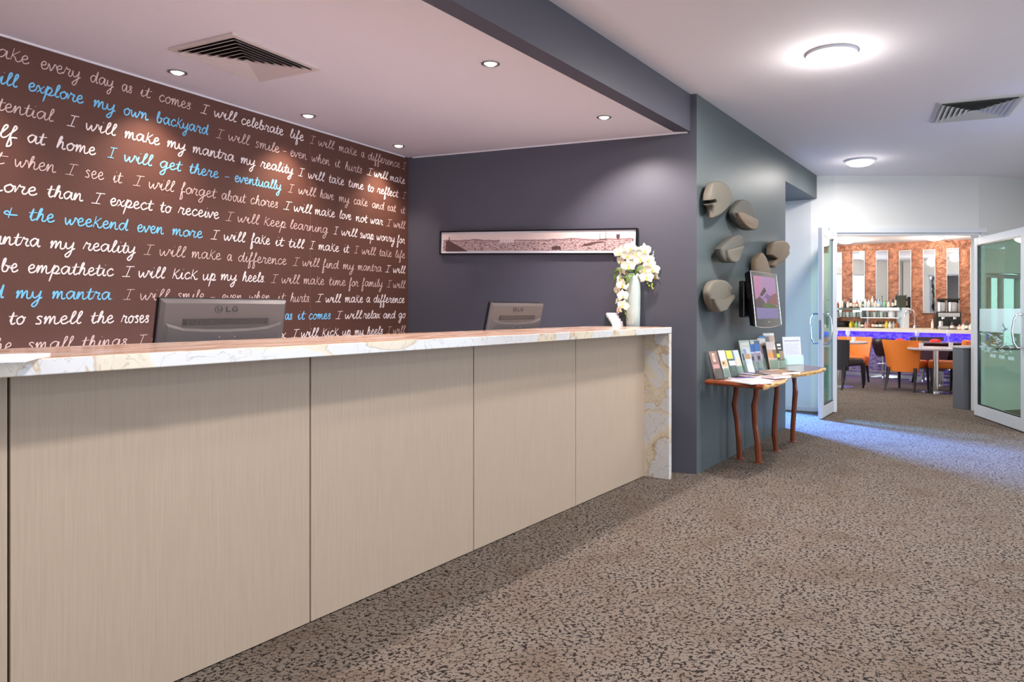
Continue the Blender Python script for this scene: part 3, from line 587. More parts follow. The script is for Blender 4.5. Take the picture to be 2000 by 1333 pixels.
pm = MB().box((0, 0, 0), (Wp-.06, .002, Hp-.058)).build('print', 'photo', pic); pm.rotation_euler = (0, math.radians(1.55), 0); pm.location = (0, -.0065, .004)
silo = mat('silo_white', (236, 220, 216), .6); sep = mat('sepia_dark', (84, 58, 58), .6)
g = MB()
for k in range(8): g.box((-.30+k*.0165, -.0085, .020), (.012, .001, .046))
g.xf(Rt).build('printed_silos', silo, pic)
g = MB().box((.58, -.0085, .03), (.0035, .001, .075)).box((.63, -.0085, .035), (.0035, .001, .09)).box((.605, -.0085, .02), (.06, .001, .004)).box((.61, -.0085, .012), (.055, .001, .003))
g.add([(-.83, -.0082, -.074), (-.61, -.0082, -.074), (-.80, -.0082, .02), (-.83, -.0082, .01)], [(0, 1, 2, 3)]).box((-.797, -.0085, .025), (.008, .001, .05))
g.add([(.45, -.0082, -.02), (.52, -.0082, -.005), (.60, -.0082, .003), (.63, -.0082, -.006), (.55, -.0082, -.014), (.50, -.0082, -.03), (.42, -.0082, -.04)], [tuple(range(7))])
g.add([(.16, -.0082, -.045), (.20, -.0082, -.03), (.24, -.0082, -.035), (.25, -.0082, -.06), (.17, -.0082, -.065)], [tuple(range(5))])
g.xf(Rt).build('printed_masts', sep, pic)['kind'] = 'stuff'
MB().add([(.715, -.0083, .056), (.745, -.0083, .056), (.745, -.0083, .03), (.73, -.0083, .012), (.715, -.0083, .03)], [(0, 1, 2, 3, 4)]).xf(Rt).build('printed_shield', sep, pic)

# ------------------------------------------------------------------ ceiling fittings
def vent(name, c, z, a, b, ang, m, label, n=7):
    t = thing(name, label, 'air vent', (c[0], c[1], z), ang, local=True)
    f = MB(); w0 = .034
    for sx, sy, lx, ly in ((0, 1, 2*a, w0), (0, -1, 2*a, w0), (1, 0, w0, 2*b-2*w0), (-1, 0, w0, 2*b-2*w0)):
        f.box((sx*(a-w0/2), sy*(b-w0/2), -.006), (lx, ly, .012), bev=.002)
    f.build('frame', m, t)
    MB().box((0, 0, -.002), (2*a-.04, 2*b-.04, .003)).build('duct_shade', 'dark', t)  # near-black plate standing in for the shade inside the duct
    A, B_ = a-w0, b-w0
    for k in range(n):
        o_, i_ = (1-k/n), (1-(k+.92)/n)
        r0 = [(sx*A*o_, sy*B_*o_, -.022) for sx, sy in ((-1, -1), (1, -1), (1, 1), (-1, 1))]; r1 = [(sx*A*i_, sy*B_*i_, -.006) for sx, sy in ((-1, -1), (1, -1), (1, 1), (-1, 1))]
        q = MB().loft([r1, r0], True, False)
        q.loft([[(x, y, z+.002) for x, y, z in r1], [(x, y, z+.002) for x, y, z in r0]], True, False)
        r2 = [(x+math.copysign(.0045, x), y+math.copysign(.0045, y), z-.001) for x, y, z in r0]; q.loft([r0, r2], True, False)
        q.build('louver', m, t)
    MB().box((0, 0, -.018), (2*A/n*.6, 2*B_/n*.6, .003)).build('centre_plate', m, t)
    return t
av = [Vector(((px-CX)/F*Y, Y)) for px, py in ((330.4, 93.5), (456, 61.5), (625.6, 134), (504.8, 156.9)) for Y in [(ZA-E)*F/(CY-py)]]
ab = ((av[1]-av[0])+(av[2]-av[3]))/2; ad = ((av[3]-av[0])+(av[2]-av[1]))/2; cc = sum(av, Vector((0, 0)))/4
vent('ceiling_vent', cc, ZA, ab.length/2, ad.length/2, math.atan2(ab.y, ab.x), 'trim', 'square louvred air vent in the low pinkish ceiling above the counter')
rv = [Vector(((px-CX)/F*Y, Y)) for px, py in ((1830.5, 200), (1993, 184), (1980, 224), (1820, 238)) for Y in [(ZM-E)*F/(CY-py)]]
ab = ((rv[1]-rv[0])+(rv[2]-rv[3]))/2; ad = ((rv[3]-rv[0])+(rv[2]-rv[1]))/2; cc = sum(rv, Vector((0, 0)))/4
vent('ceiling_vent', cc, ZM, ab.length/2, ad.length/2, math.atan2(ab.y, ab.x), 'ventw', 'square louvred air vent in the high ceiling at the right edge')
DL = 'small recessed downlight '
labs = {4: DL+'next to the square vent above the handwriting wall', 3: None}
def downlight(x, y, label, group):
    t = thing('downlight', label, 'downlight', (x, y, ZA), group=group, local=True)
    MB().lathe([(.052, 0), (.052, -.004), (.040, -.006), (.036, -.001)], n=28).build('trim_ring', 'steel', t, smooth=True)
    MB().lathe([(.034, -.002), (.020, -.011), (.001, -.013)], n=20).build('lamp', 'lampd', t, smooth=True)
for k, (x, y) in enumerate(WASH):
    lb = [DL+'over the far left end of the handwriting wall', DL+'left of the photo frame over the handwriting wall', DL+'beyond the left edge over the handwriting wall', DL+'by the square vent, nearest of the row along the handwriting wall', DL+'in the middle of the row along the handwriting wall', DL+'at the corner where handwriting wall meets slate wall'][k]
    if k >= 2: downlight(x, y, lb, 'downlights along the handwriting wall')
for k, (x, y) in enumerate(DOWN):
    if k: downlight(x, y, [None, DL+'glowing above the middle of the counter', DL+'glowing above the end of the counter near the slate wall'][k], 'downlights above the counter')
def oyster(x, y, z, r, label, m='lampw', group='round ceiling lights'):
    t = thing('ceiling_light', label, 'ceiling light', (x, y, z), group=group, local=True)
    MB().lathe([(r+.012, 0), (r+.012, -.018), (r, -.022), (r-.01, -.005)], n=40).build('base_ring', 'alu', t, smooth=True)
    MB().lathe([(r-.004, -.018), (r*.94, -.034), (r*.74, -.054), (r*.4, -.066), (.001, -.070)], n=40).build('diffuser', m, t, smooth=True)
ol = ['round ceiling light above the rear of the lobby', 'round ceiling light above the near end of the counter', 'large bright round ceiling light at the top right', 'round ceiling light in front of the white end wall']
for k, (x, y) in enumerate(OYST):
    if k > 1: oyster(x, y, ZM, .145, ol[k])

# ------------------------------------------------------------------ clay wall sculptures
SC = [
 ([(325,75),(360,64),(420,72),(470,115),(500,190),(490,240),(460,290),(400,350),(345,378),(335,375),(330,290),(300,265),(355,245),(335,215),(298,225),(300,180),(315,110)], 'clay', None, 'largest clay wall sculpture with a notch in its left side, top left'),
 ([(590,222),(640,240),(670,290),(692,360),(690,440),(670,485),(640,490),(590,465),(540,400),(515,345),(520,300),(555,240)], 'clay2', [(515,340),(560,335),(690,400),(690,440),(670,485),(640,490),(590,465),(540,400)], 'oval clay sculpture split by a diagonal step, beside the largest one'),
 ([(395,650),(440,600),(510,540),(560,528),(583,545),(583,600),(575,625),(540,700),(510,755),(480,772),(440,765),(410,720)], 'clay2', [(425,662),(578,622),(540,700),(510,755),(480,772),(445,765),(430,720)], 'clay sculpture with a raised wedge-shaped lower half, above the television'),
 ([(850,600),(880,582),(940,578),(975,595),(995,630),(988,665),(992,690),(950,750),(900,780),(880,800),(865,815),(835,795),(850,765),(885,740),(850,712),(832,700),(835,650)], 'clay3', None, 'round tan clay sculpture with a tail, nearest the white wall'),
 ([(735,700),(752,682),(770,700),(800,760),(825,860),(822,900),(715,900),(708,820),(712,740)], 'clay3', None, 'pointed clay sculpture half hidden behind the top of the television'),
 ([(340,925),(400,918),(450,935),(490,980),(495,1000),(480,1035),(492,1070),(450,1120),(400,1185),(345,1202),(320,1150),(300,1080),(293,1020),(310,960)], 'clay', [(305,1085),(400,1092),(485,1050),(492,1070),(450,1120),(400,1185),(345,1202),(322,1150)], 'lowest clay sculpture, left of the television'),
]
def soften(P_, lim=48):
    n = len(P_); out = []
    def turn(i):
        a, b, c = P_[i-1], P_[i], P_[(i+1) % n]; t1 = math.atan2(b[1]-a[1], b[0]-a[0]); t2 = math.atan2(c[1]-b[1], c[0]-b[0])
        return abs((t2-t1+math.pi) % (2*math.pi)-math.pi)
    ok = [turn(i) < math.radians(lim) for i in range(n)]
    for i in range(n):
        p1, p2 = P_[i], P_[(i+1) % n]; j = (i+1) % n
        p0 = P_[i-1] if ok[i] else p1; p3 = P_[(i+2) % n] if ok[j] else p2
        if not (ok[i] or ok[j]): out.append(p1); continue
        for s_ in range(3):
            t = s_/3; out.append(tuple(.5*((2*p1[a])+(-p0[a]+p2[a])*t+(2*p0[a]-5*p1[a]+4*p2[a]-p3[a])*t*t+(-p0[a]+3*p1[a]-3*p2[a]+p3[a])*t**3) for a in (0, 1)))
    return out
GO = Plane(1.012, 5.435, .628, 1, .10)
for k, (ol_, m, half, lab) in enumerate(SC):
    def uz(p):
        h = GO.hit(1320+p[0]/4.444, 340+p[1]/4.444); return ((h-GREEN.o).dot(GREEN.d), h.z)
    ol_ = soften(ol_); half = soften(half, 35) if half else None
    pts = [uz(p) for p in ol_]; cu = sum(p[0] for p in pts)/len(pts); cz = sum(p[1] for p in pts)/len(pts)
    ring = lambda s_, off, P_=pts: [GREEN.at(cu+(u-cu)*s_, cz+(z-cz)*s_, off) for u, z in P_]
    t = thing('wall_sculpture', lab, 'wall sculpture', GREEN.at(cu, cz, 0), group='clay sculptures on the slate wall')
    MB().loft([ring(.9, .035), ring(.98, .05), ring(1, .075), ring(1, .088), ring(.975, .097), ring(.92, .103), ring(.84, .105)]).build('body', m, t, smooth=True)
    MB().tube([GREEN.at(cu, cz, -.0), GREEN.at(cu, cz, .04)], .012, 8).build('wall_fixing', 'black', t)
    if half:
        hp = [uz(p) for p in half]; cu2 = sum(p[0] for p in hp)/len(hp); cz2 = sum(p[1] for p in hp)/len(hp)
        rr2 = lambda s_, off: [GREEN.at(cu2+(u-cu2)*s_, cz2+(z-cz2)*s_, off+.10*(cz2-z)) for u, z in hp]
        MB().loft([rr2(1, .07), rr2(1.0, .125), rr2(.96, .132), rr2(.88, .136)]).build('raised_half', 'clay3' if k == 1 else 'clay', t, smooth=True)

# ------------------------------------------------------------------ television on its bracket
TLp = Vector((1.495, 5.734, 1.557)); TRp = Vector((1.886, 6.357, 1.557)); tw = (TRp-TLp).length; th = .442
tc = (TLp+TRp)/2; trz = math.atan2((TRp-TLp).y, (TRp-TLp).x)
tv = thing('television', 'small black flat television tilted on a wall bracket above the side table', 'television', (tc.x, tc.y, 1.557-th), trz, local=True)
TM = Matrix.Translation((0, 0, 0)) @ Matrix.Translation((0, 0, th)) @ Matrix.Rotation(math.radians(-6), 4, 'X') @ Matrix.Translation((0, 0, -th))
def rrect(w_, h_, y, cx=0, cz=th/2, bow=0):
    out = []
    for x in (-1, -.5, 0, .5, 1): out.append((cx+x*w_/2, y, cz-h_/2-bow*(1-x*x)))
    for x in (1, 0, -1): out.append((cx+x*w_/2, y, cz+h_/2))
    return out
MB().loft([rrect(tw, th, .0, bow=.018), rrect(tw, th, .018, bow=.018), rrect(tw*.96, th*.95, .05, bow=.01), rrect(tw*.7, th*.75, .085)]).xf(TM).build('housing', 'gloss', tv)
g = MB(); P_ = rrect(tw+.004, th+.004, -.001, bow=.018)
g.tube([P_[i] for i in (7, 0, 1, 2, 3, 4, 5, 6, 7)], .0035, 6).xf(TM).build('chrome_rim', 'chrome', tv)
sw, shh, scz = tw*.84, th*.80, th*.53
sky_ = mat('s', (1, 1, 1))
def scr(name, pts, rgb, s_=.9, dy=0):
    vs = [(x*sw/2, -.0015-dy, scz+z*shh/2) for x, z in pts]; vb = [(x, y+.0008, z) for x, y, z in vs]
    mm = emis('screen_'+name, rgb, s_*.80); o = MB().loft([vs, vb]).xf(TM).build('screen' if not dy else 'screen_picture', mm, tv); return o
scr('sky', [(-1, -1), (1, -1), (1, 1), (-1, 1)], (196, 150, 205), .75)
scr('glow', [(-1, 1), (-1, -.1), (-.55, .1), (-.2, 1)], (226, 150, 196), .7, .0004)
scr('road', [(-1, -1), (1, -1), (1, -.52), (-1, -.48)], (160, 146, 206), .7, .0006)
scr('trees', [(-1, -.48), (-1, -.12), (-.6, .05), (-.2, -.2), (-.1, -.5)], (110, 84, 90), .6, .0008)
scr('hedge', [(-.4, -.5), (-.35, -.3), (.1, -.25), (.8, -.35), (1, -.5)], (104, 132, 60), .6, .0010)
scr('house', [(.0, -.25), (.1, .0), (.6, .15), (1, .25), (1, -.35)], (176, 104, 110), .6, .0008)
scr('gable', [(-.6, .1), (-.1, .5), (.05, .3), (-.4, .05)], (70, 58, 54), .5, .0012)
scr('roof', [(-.35, -.1), (.05, .2), (.45, .05), (.4, -.1), (.1, -.15), (-.05, .0)], (150, 110, 176), .6, .0012)
MB().box((.0, -.0025, .028), (.035, .003, .006), bev=.001).xf(TM).build('emblem', 'chrome', tv)
MB().box((.02, .105, th*.5), (.56, .05, .30), bev=.01).box((.2, .17, th*.5), (.06, .12, .10)).box((.2, .235, th*.5), (.12, .012, .18), bev=.003).build('wall_bracket', 'black', tv)

# ------------------------------------------------------------------ live-edge side table
ZS = .715
tbl = thing('side_table', 'live-edge timber side table on four crooked branch legs against the slate wall', 'table', (1.75, 6.2, 0))
A_, B2, C2, D2 = [Vector((q.x, q.y, 0)) for q in (PZ(1384, 741, ZS), PZ(1491, 752, ZS), PZ(1611, 718, ZS), PZ(1549, 711.5, ZS))]
r5 = random.Random(5); pol = [Vector((A_.x, A_.y))]; pol += [Vector((A_.x-.03, A_.y-.06))]+[Vector(B2.xy)]; edge = []
for i in range(1, 24):
    f = i/24; p = B2.lerp(C2, f); n_ = Vector((.84, -.54)); bulge = .045*math.sin(f*9)*math.sin(f*math.pi)-.03*math.sin(f*math.pi)+r5.uniform(-.007, .007); edge.append(Vector(p.xy)+n_*bulge)
pol += edge+[Vector(C2.xy), Vector((C2.x-.03, C2.y+.12)), Vector(D2.xy)]
MB().prism(pol, ZS-.034, ZS).build('tabletop', 'slab', tbl)
g = MB(); ep = [Vector(B2.xy)]+edge+[Vector(C2.xy), Vector((C2.x-.03, C2.y+.12))]
rings = []
for i, p in enumerate(ep):
    n_ = Vector((.84, -.54)) if i < len(ep)-2 else Vector((.9, .3)); j = r5.uniform(-.006, .006); k_ = r5.uniform(-.005, .005)
    rings.append([(p.x-n_.x*.004, p.y-n_.y*.004, ZS-.001), (p.x+n_.x*.008, p.y+n_.y*.008, ZS-.006+j*.3), (p.x+n_.x*(.014+j), p.y+n_.y*(.014+j), ZS-.018+k_), (p.x+n_.x*.004, p.y+n_.y*.004, ZS-.036+j*.6), (p.x-n_.x*.01, p.y-n_.y*.01, ZS-.035)])
g.loft(rings, True, True).build('live_edge', 'edge', tbl)
MB().tube([(A_.x, A_.y, ZS-.016), (A_.x-.03, A_.y-.06, ZS-.016), (B2.x, B2.y, ZS-.016)], [.017, .018, .018], 8).build('front_edge', 'rwood', tbl)
def px_leg(pts, r, top):
    b0 = PZ(pts[-1][0], pts[-1][1], 0); out = []
    for i, (px, py) in enumerate(pts):
        z = zat(py, b0.y); z = ZS-.033 if i == 0 else z; out.append(Vector(((px-CX)/F*b0.y, b0.y, max(0, z))))
    MB().tube(out, r, 8).build('leg', 'rwood', tbl)
    MB().lathe([(.045, 0), (.045, .004), (.03, .006)], (b0.x, b0.y, 0), 16).build('foot_plate', 'rwood', tbl)
px_leg([(1441, 750), (1438, 770), (1434.5, 789), (1439, 820), (1443, 860), (1444.7, 897)], [.028, .024, .026, .022, .023, .024], 0)
px_leg([(1479, 750), (1477, 775), (1473.5, 792), (1474.5, 830), (1479, 860), (1482, 904)], [.028, .024, .027, .023, .024, .025], 0)
px_leg([(1517, 745), (1518, 765), (1515, 800), (1512, 845), (1514, 862), (1516, 881)], [.030, .024, .026, .026, .024, .022], 0)
px_leg([(1550, 730), (1552, 750), (1553.5, 764), (1551, 800), (1548.5, 835), (1548, 863)], [.026, .020, .026, .024, .024, .022], 0)

# ------------------------------------------------------------------ leaflets on the side table
def rgbm(rgb, _c={}):
    if rgb not in _c: _c[rgb] = mat('print', rgb, .35)
    return _c[rgb]
def leaflet(px, py, w_, h_, rgb, patches, label, ang=34, lean=20, holder=True, nm='leaflet', lift=0):
    if lean == 20 and h_ > .23: lean = 13
    b = PZ(px, py, ZS); b.z = ZS+.001+lift; rz = math.radians(ang)
    t = thing(nm, label, 'leaflet', b, rz, 'leaflets standing on the side table', local=True); Rm = Matrix.Rotation(math.radians(-lean), 4, 'X')
    MB().box((0, 0, h_/2), (w_, .004, h_)).xf(Rm).build('cover', rgbm(rgb), t)
    for u0, u1, v0, v1, c in patches:
        MB().box(((u0+u1)/2*w_-w_/2, -.0028, (v0+v1)/2*h_), ((u1-u0)*w_, .0014, (v1-v0)*h_)).xf(Rm).build('printed_panel', rgbm(c), t)
    if holder:
        q = thing('leaflet_holder', ('holder of the '+label).replace('upright white printed ', '').replace('in a clear stand ', ''), 'holder', b, rz, 'acrylic holders on the side table', local=True)
        MB().box((0, .005, h_*.42), (w_+.012, .002, h_*.84)).xf(Rm).build('back', 'acrylic', q)
        MB().box((0, -.022, h_*.17), (w_+.012, .002, h_*.34)).xf(Rm).build('pocket', 'acrylic', q)
        MB().box((0, -.012, .001), (w_+.012, .034, .002)).build('base', 'acrylic', q)
    return t
leaflet(1405, 741, .085, .222, (112, 74, 70), [(.3, .62, .62, .92, (226, 190, 160)), (.36, .56, .67, .87, (112, 74, 70)), (.1, .9, .38, .52, (168, 120, 116)), (0, 1, 0, .1, (92, 60, 58))], 'brown leaflet with a pale oval emblem, leftmost on the side table')
leaflet(1422, 738, .072, .222, (226, 212, 196), [(.1, .9, .4, .62, (206, 160, 112)), (.2, .5, .48, .58, (60, 50, 50)), (.1, .9, .78, .92, (236, 228, 222)), (.1, .9, 0, .3, (170, 176, 180))], 'cream leaflet with small food pictures')
leaflet(1436, 736, .08, .215, (46, 60, 62), [(0, .85, .68, 1, (186, 210, 40)), (.1, .95, .42, .6, (206, 214, 214)), (.2, .8, .2, .36, (92, 116, 112))], 'dark leaflet with a lime green top corner')
leaflet(1447, 733, .085, .21, (172, 186, 206), [(0, .3, .6, 1, (120, 130, 190)), (.3, .9, .3, .7, (196, 186, 160)), (.1, .9, .02, .25, (200, 208, 206))], 'pale blue leaflet beside the lime green one')
leaflet(1463, 727, .125, .275, (206, 218, 208), [(.1, .9, .84, .92, (226, 232, 224)), (.1, .9, .7, .78, (226, 232, 224)), (.1, .5, .36, .58, (60, 92, 104)), (.1, .9, .02, .3, (212, 224, 212))], 'tall pale green leaflet')
leaflet(1469, 731, .075, .215, (222, 226, 230), [(.1, .9, .6, .8, (200, 150, 90)), (.1, .5, .8, 1, (120, 160, 200)), (.2, .8, .1, .5, (196, 210, 220))], 'white leaflet with an orange picture in front of the tall pale green one', holder=False)
leaflet(1483, 723, .12, .27, (200, 218, 210), [(.4, 1, .7, .97, (86, 110, 130)), (.1, .4, .7, .95, (226, 236, 230))], 'pale leaflet with a dark blue corner', holder=False)
leaflet(1474, 726, .075, .235, (214, 214, 230), [(0, 1, .72, 1, (48, 108, 186)), (.1, .9, .35, .66, (150, 140, 160)), (.3, .7, .4, .55, (60, 44, 50)), (.1, .9, 0, .1, (110, 150, 200))], 'white and blue leaflet, left of a matching pair', lift=.0)
leaflet(1486, 724, .075, .235, (216, 216, 232), [(0, 1, .72, 1, (58, 120, 196)), (.1, .9, .35, .66, (160, 150, 168)), (.3, .7, .4, .55, (60, 44, 50)), (.1, .9, 0, .1, (110, 150, 200))], 'white and blue leaflet, right of a matching pair')
leaflet(1499, 719.5, .085, .30, (64, 122, 186), [(.1, .9, .8, .92, (120, 166, 214))], 'blue leaflet at the back of the rack', holder=False)
leaflet(1512, 717.5, .15, .32, (186, 176, 166), [(.0, 1, .93, 1, (232, 232, 226)), (.1, .45, .68, .9, (120, 124, 116)), (.5, .95, .6, .9, (206, 176, 160)), (.1, .9, .1, .5, (150, 128, 122))], 'tallest magazine cover at the back with grey and pink pictures')
leaflet(1497, 722, .10, .285, (212, 206, 204), [(.2, 1, .82, .96, (236, 232, 228)), (.4, .9, .35, .75, (128, 130, 150)), (.1, .4, .5, .8, (190, 160, 140)), (.5, .75, .66, .76, (50, 44, 48))], 'white photo leaflet in front of the tallest magazine')
leaflet(1513, 722, .12, .25, (206, 178, 160), [(.0, 1, .72, 1, (226, 214, 210)), (.1, .6, .42, .6, (226, 150, 70)), (.1, .9, .05, .35, (186, 196, 176)), (.6, 1, .4, .7, (130, 100, 80))], 'leaflet with an orange picture in the front of the rack')
leaflet(1528, 719, .10, .24, (56, 56, 52), [(.3, .8, .84, .93, (232, 232, 230)), (.3, .8, .72, .78, (200, 200, 196)), (0, .5, .4, .55, (196, 214, 60)), (.4, 1, .3, .65, (150, 134, 118)), (0, 1, .0, .28, (206, 214, 200))], 'dark leaflet with lime strip, rightmost of the rack')
lp = leaflet(1549, 713, .215, .27, (222, 226, 240), [(.08, .92, .84, .87, (150, 158, 176))]+[(.08, .9-.15*(k % 3 == 2), .74-.05*k, .75-.05*k, (180, 188, 206)) for k in range(9)], 'upright white printed notice in a clear stand at the back right of the side table', ang=22, lean=6, nm='notice')
def flat(px, py, w_, h_, rz, rgb, patches, label, z0, n=1, nm='magazine'):
    p = PZ(px, py, ZS); t = thing(nm, label, 'magazine', (p.x, p.y, z0), math.radians(rz), 'magazines lying on the side table', local=True)
    MB().box((0, 0, .004*n), (w_, h_, .008*n), bev=.0008).build('pages', 'paper', t); MB().box((0, 0, .0085*n), (w_, h_, .001)).build('cover', rgbm(rgb), t)
    for u0, u1, v0, v1, c in patches: MB().box(((u0+u1-1)/2*w_, (v0+v1-1)/2*h_, .0098*n), ((u1-u0)*w_, (v1-v0)*h_, .0012)).build('printed_panel', rgbm(c), t)
flat(1466, 745, .21, .28, 20, (206, 200, 214), [(.1, .9, .7, .95, (60, 44, 120)), (.1, .6, .1, .5, (222, 210, 190))], 'magazine with a violet band on top of the front stack', ZS+.009)
flat(1464, 747, .21, .29, 24, (220, 216, 224), [], 'white magazine at the bottom of the front stack', ZS)
flat(1472, 736, .20, .27, 30, (54, 40, 92), [(.1, .9, .1, .3, (210, 190, 120)), (.1, .5, .5, .9, (190, 180, 200))], 'dark violet magazine behind the front stack', ZS+.003, 2)
flat(1503, 738, .19, .26, 32, (206, 196, 200), [(.2, .6, .5, .9, (44, 54, 66)), (.1, .9, .05, .4, (230, 206, 190))], 'magazine with a small dark picture on the table edge side', ZS+.004, 2)
flat(1522, 729, .20, .27, 28, (206, 150, 106), [(.1, .9, .6, .9, (222, 206, 196)), (.6, .95, .05, .3, (70, 60, 60))], 'orange-brown magazine nearest the notice', ZS, 2)
# ------------------------------------------------------------------ double glass door
def door(name, hinge, near, ztop, handed, label_frost=False):
    hinge = Vector((hinge.x, hinge.y, 0)); near = Vector((near.x, near.y, 0)); d = (near-hinge).normalized(); L_ = (near-hinge).length; rz = math.atan2(d.y, d.x)
    root = bpy.data.objects.new(name, None); C.objects.link(root); root.location = hinge; root.rotation_euler = (0, 0, rz); root['kind'] = 'structure'; LOCAL.add(root.name)
    sw = .085; z0 = .012
    MB().box((sw/2, 0, (ztop+z0)/2), (sw, .046, ztop-z0), bev=.003).box((L_-sw/2, 0, (ztop+z0)/2), (sw, .046, ztop-z0), bev=.003).box((L_/2, 0, ztop-sw/2), (L_-2*sw, .044, sw), bev=.002).box((L_/2, 0, z0+.065), (L_-2*sw, .044, .13), bev=.002).build('door_frame', 'alu', root)
    gk = MB()
    for x in (sw+.006, L_-sw-.006): gk.box((x, 0, (ztop-sw+.13+z0)/2), (.012, .030, ztop-sw-.13-z0))
    gk.box((L_/2, 0, ztop-sw-.006), (L_-2*sw-.024, .030, .012)).box((L_/2, 0, .13+z0+.006), (L_-2*sw-.024, .030, .012)).build('gasket', 'black', root)
    MB().box((L_/2, 0, (ztop-sw+.142)/2), (L_-2*sw-.026, .008, ztop-sw-.158)).build('pane', 'doorglass', root)
    for s in (-1, 1):
        z_a, z_b = .86, 1.20; x0 = L_-.045 if handed > 0 else L_-.045; x = L_-sw/2
        o = .085; xi = x-.0
        MB().tube([(x, s*.02, z_b), (x, s*o*.9, z_b), (x-.0, s*(o+.02), z_b-.05), (x-.02, s*(o+.03), (z_a+z_b)/2), (x, s*(o+.02), z_a+.05), (x, s*o*.9, z_a), (x, s*.02, z_a)], .011, 10).build('door_handle', 'chrome', root, smooth=True)
    return root, L_, sw
lh, ln = at(1631, 8.86), PZ(1602, 820, 0)
d1, L1, sw1 = door('door_1', lh, ln, 2.185, 1)
MB().box((L1+.0005, 0, 1.02), (.003, .024, .22)).box((L1+.002, 0, 1.02), (.004, .012, .05)).build('lock_plate', 'steel', d1)
rh = Vector((4.862, 8.44, 0)); rn = Vector((4.672, 7.22, 0))
d2, L2, sw2 = door('door_2', rh, rn, 2.087, -1)
# frosted film, sea scene band and small marks on the right leaf
gw0, gw1 = sw2+.016, L2-sw2-.016; yf = -.0052
def film(name, m, x0, x1, z0, z1, s=1, dy=0):
    return MB().box(((x0+x1)/2, s*(yf-dy), (z0+z1)/2), (x1-x0, .0012, z1-z0)).build(name, m, d2)
SD = 1
fm = m_glass('frosted_film_glass', (196, 232, 236), .35, .25)
film('frosted_film', fm, gw0, gw1, 1.0, 1.26, SD)
rr7 = random.Random(11); g = MB()
for k in range(46):
    x = rr7.uniform(gw0+.05, gw1-.12); z = .77+rr7.random()*.20; g.box((x, SD*(yf-.001), z), (rr7.uniform(.04, .13), .001, rr7.uniform(.005, .011)), ry=rr7.uniform(-.35, .35))
g.build('etched_waves', 'frost', d2)['kind'] = 'stuff'
g = MB()
for k in range(3):
    for i in range(3): g.box((.42+k*.22+i*.045, SD*(yf-.001), .735), (.034, .001, .036))
g.build('etched_marks', 'frost', d2)
g = MB()
for a_, l_ in ((.5, .12), (-.2, .14), (.9, .09), (-.6, .08)): g.box((.72+.03*math.cos(a_), SD*(yf-.001), 1.04+.03*a_), (l_, .001, .012), ry=a_)
g.build('etched_plant', rgbm((96, 160, 168)), d2)
# door closer on the right leaf and frame around the opening
c_ = MB().box((.10, .05, 2.045), (.26, .05, .055), bev=.006); c_.build('door_closer', 'alu', d2)
MB().box((.22, -.075 if False else .09, 2.10), (.24, .03, .012), rz=.5).build('closer_arm', 'alu', d2)
j0, j1 = at(1631, 8.73), at(1912, 8.77)
fdir = (j1-j0).normalized(); frz = math.atan2(fdir.y, fdir.x); fc = (j0+j1)/2; fl = (j1-j0).length
fr = MB().box((fc.x, fc.y+.05, 2.215), (fl+.14, .16, .055)).box((j0.x-.015, j0.y+.05, 1.10), (.05, .16, 2.19)).box((j1.x+.03, j1.y+.05, 1.10), (.05, .16, 2.19)).box((fc.x, fc.y+.02, 2.172), (fl-.03, .05, .03))
struct('door_frame', fr, 'alu')
bpy.data.objects['door_frame'].name = 'trim_door'

# ------------------------------------------------------------------ the bar
FZ = [at(1590, 14.6), at(1632, 14.0), at(1700, 13.45), at(1780, 12.9), at(1862, 12.3), at(1912, 12.0), at(1932, 11.9)]
F2 = [Vector(p.xy) for p in FZ]
def offs(ps, o):
    out = []
    for i, p in enumerate(ps):
        d = (ps[min(i+1, len(ps)-1)]-ps[max(i-1, 0)]).normalized(); out.append(p+Vector((d.y, -d.x))*o)
    return out
bar = thing('bar_counter', 'curved bar with a pale stone top and a textured front lit violet-blue', 'bar', (F2[3].x, F2[3].y, 0))
def band(ps, o0, o1, z0, z1):
    a = offs(ps, o0); b = offs(ps, o1); rings = []
    for p, q in zip(a, b): rings.append([(p.x, p.y, z0), (q.x, q.y, z0), (q.x, q.y, z1), (p.x, p.y, z1)])
    return MB().loft(rings, True, True)
band(F2, -.02, -.12, .0, .855).build('textured_front', 'bar', bar)
sl = band(F2, .16, -.75, .862, .90); sl2 = band(F2, .16, .13, .842, .862); sl.add(sl2.v, sl2.f).build('stone_top', 'stone', bar)
band(F2, .09, .06, .852, .8615).build('light_strip', 'led', bar)
band(F2, .05, -.02, 0, .06).build('kick_rail', 'steel', bar)
band(F2, .20, .18, .11, .13).build('foot_rail', 'chrome', bar)
band(F2, -.72, -.75, 0, .855).build('rear_panel', 'laminate', bar)

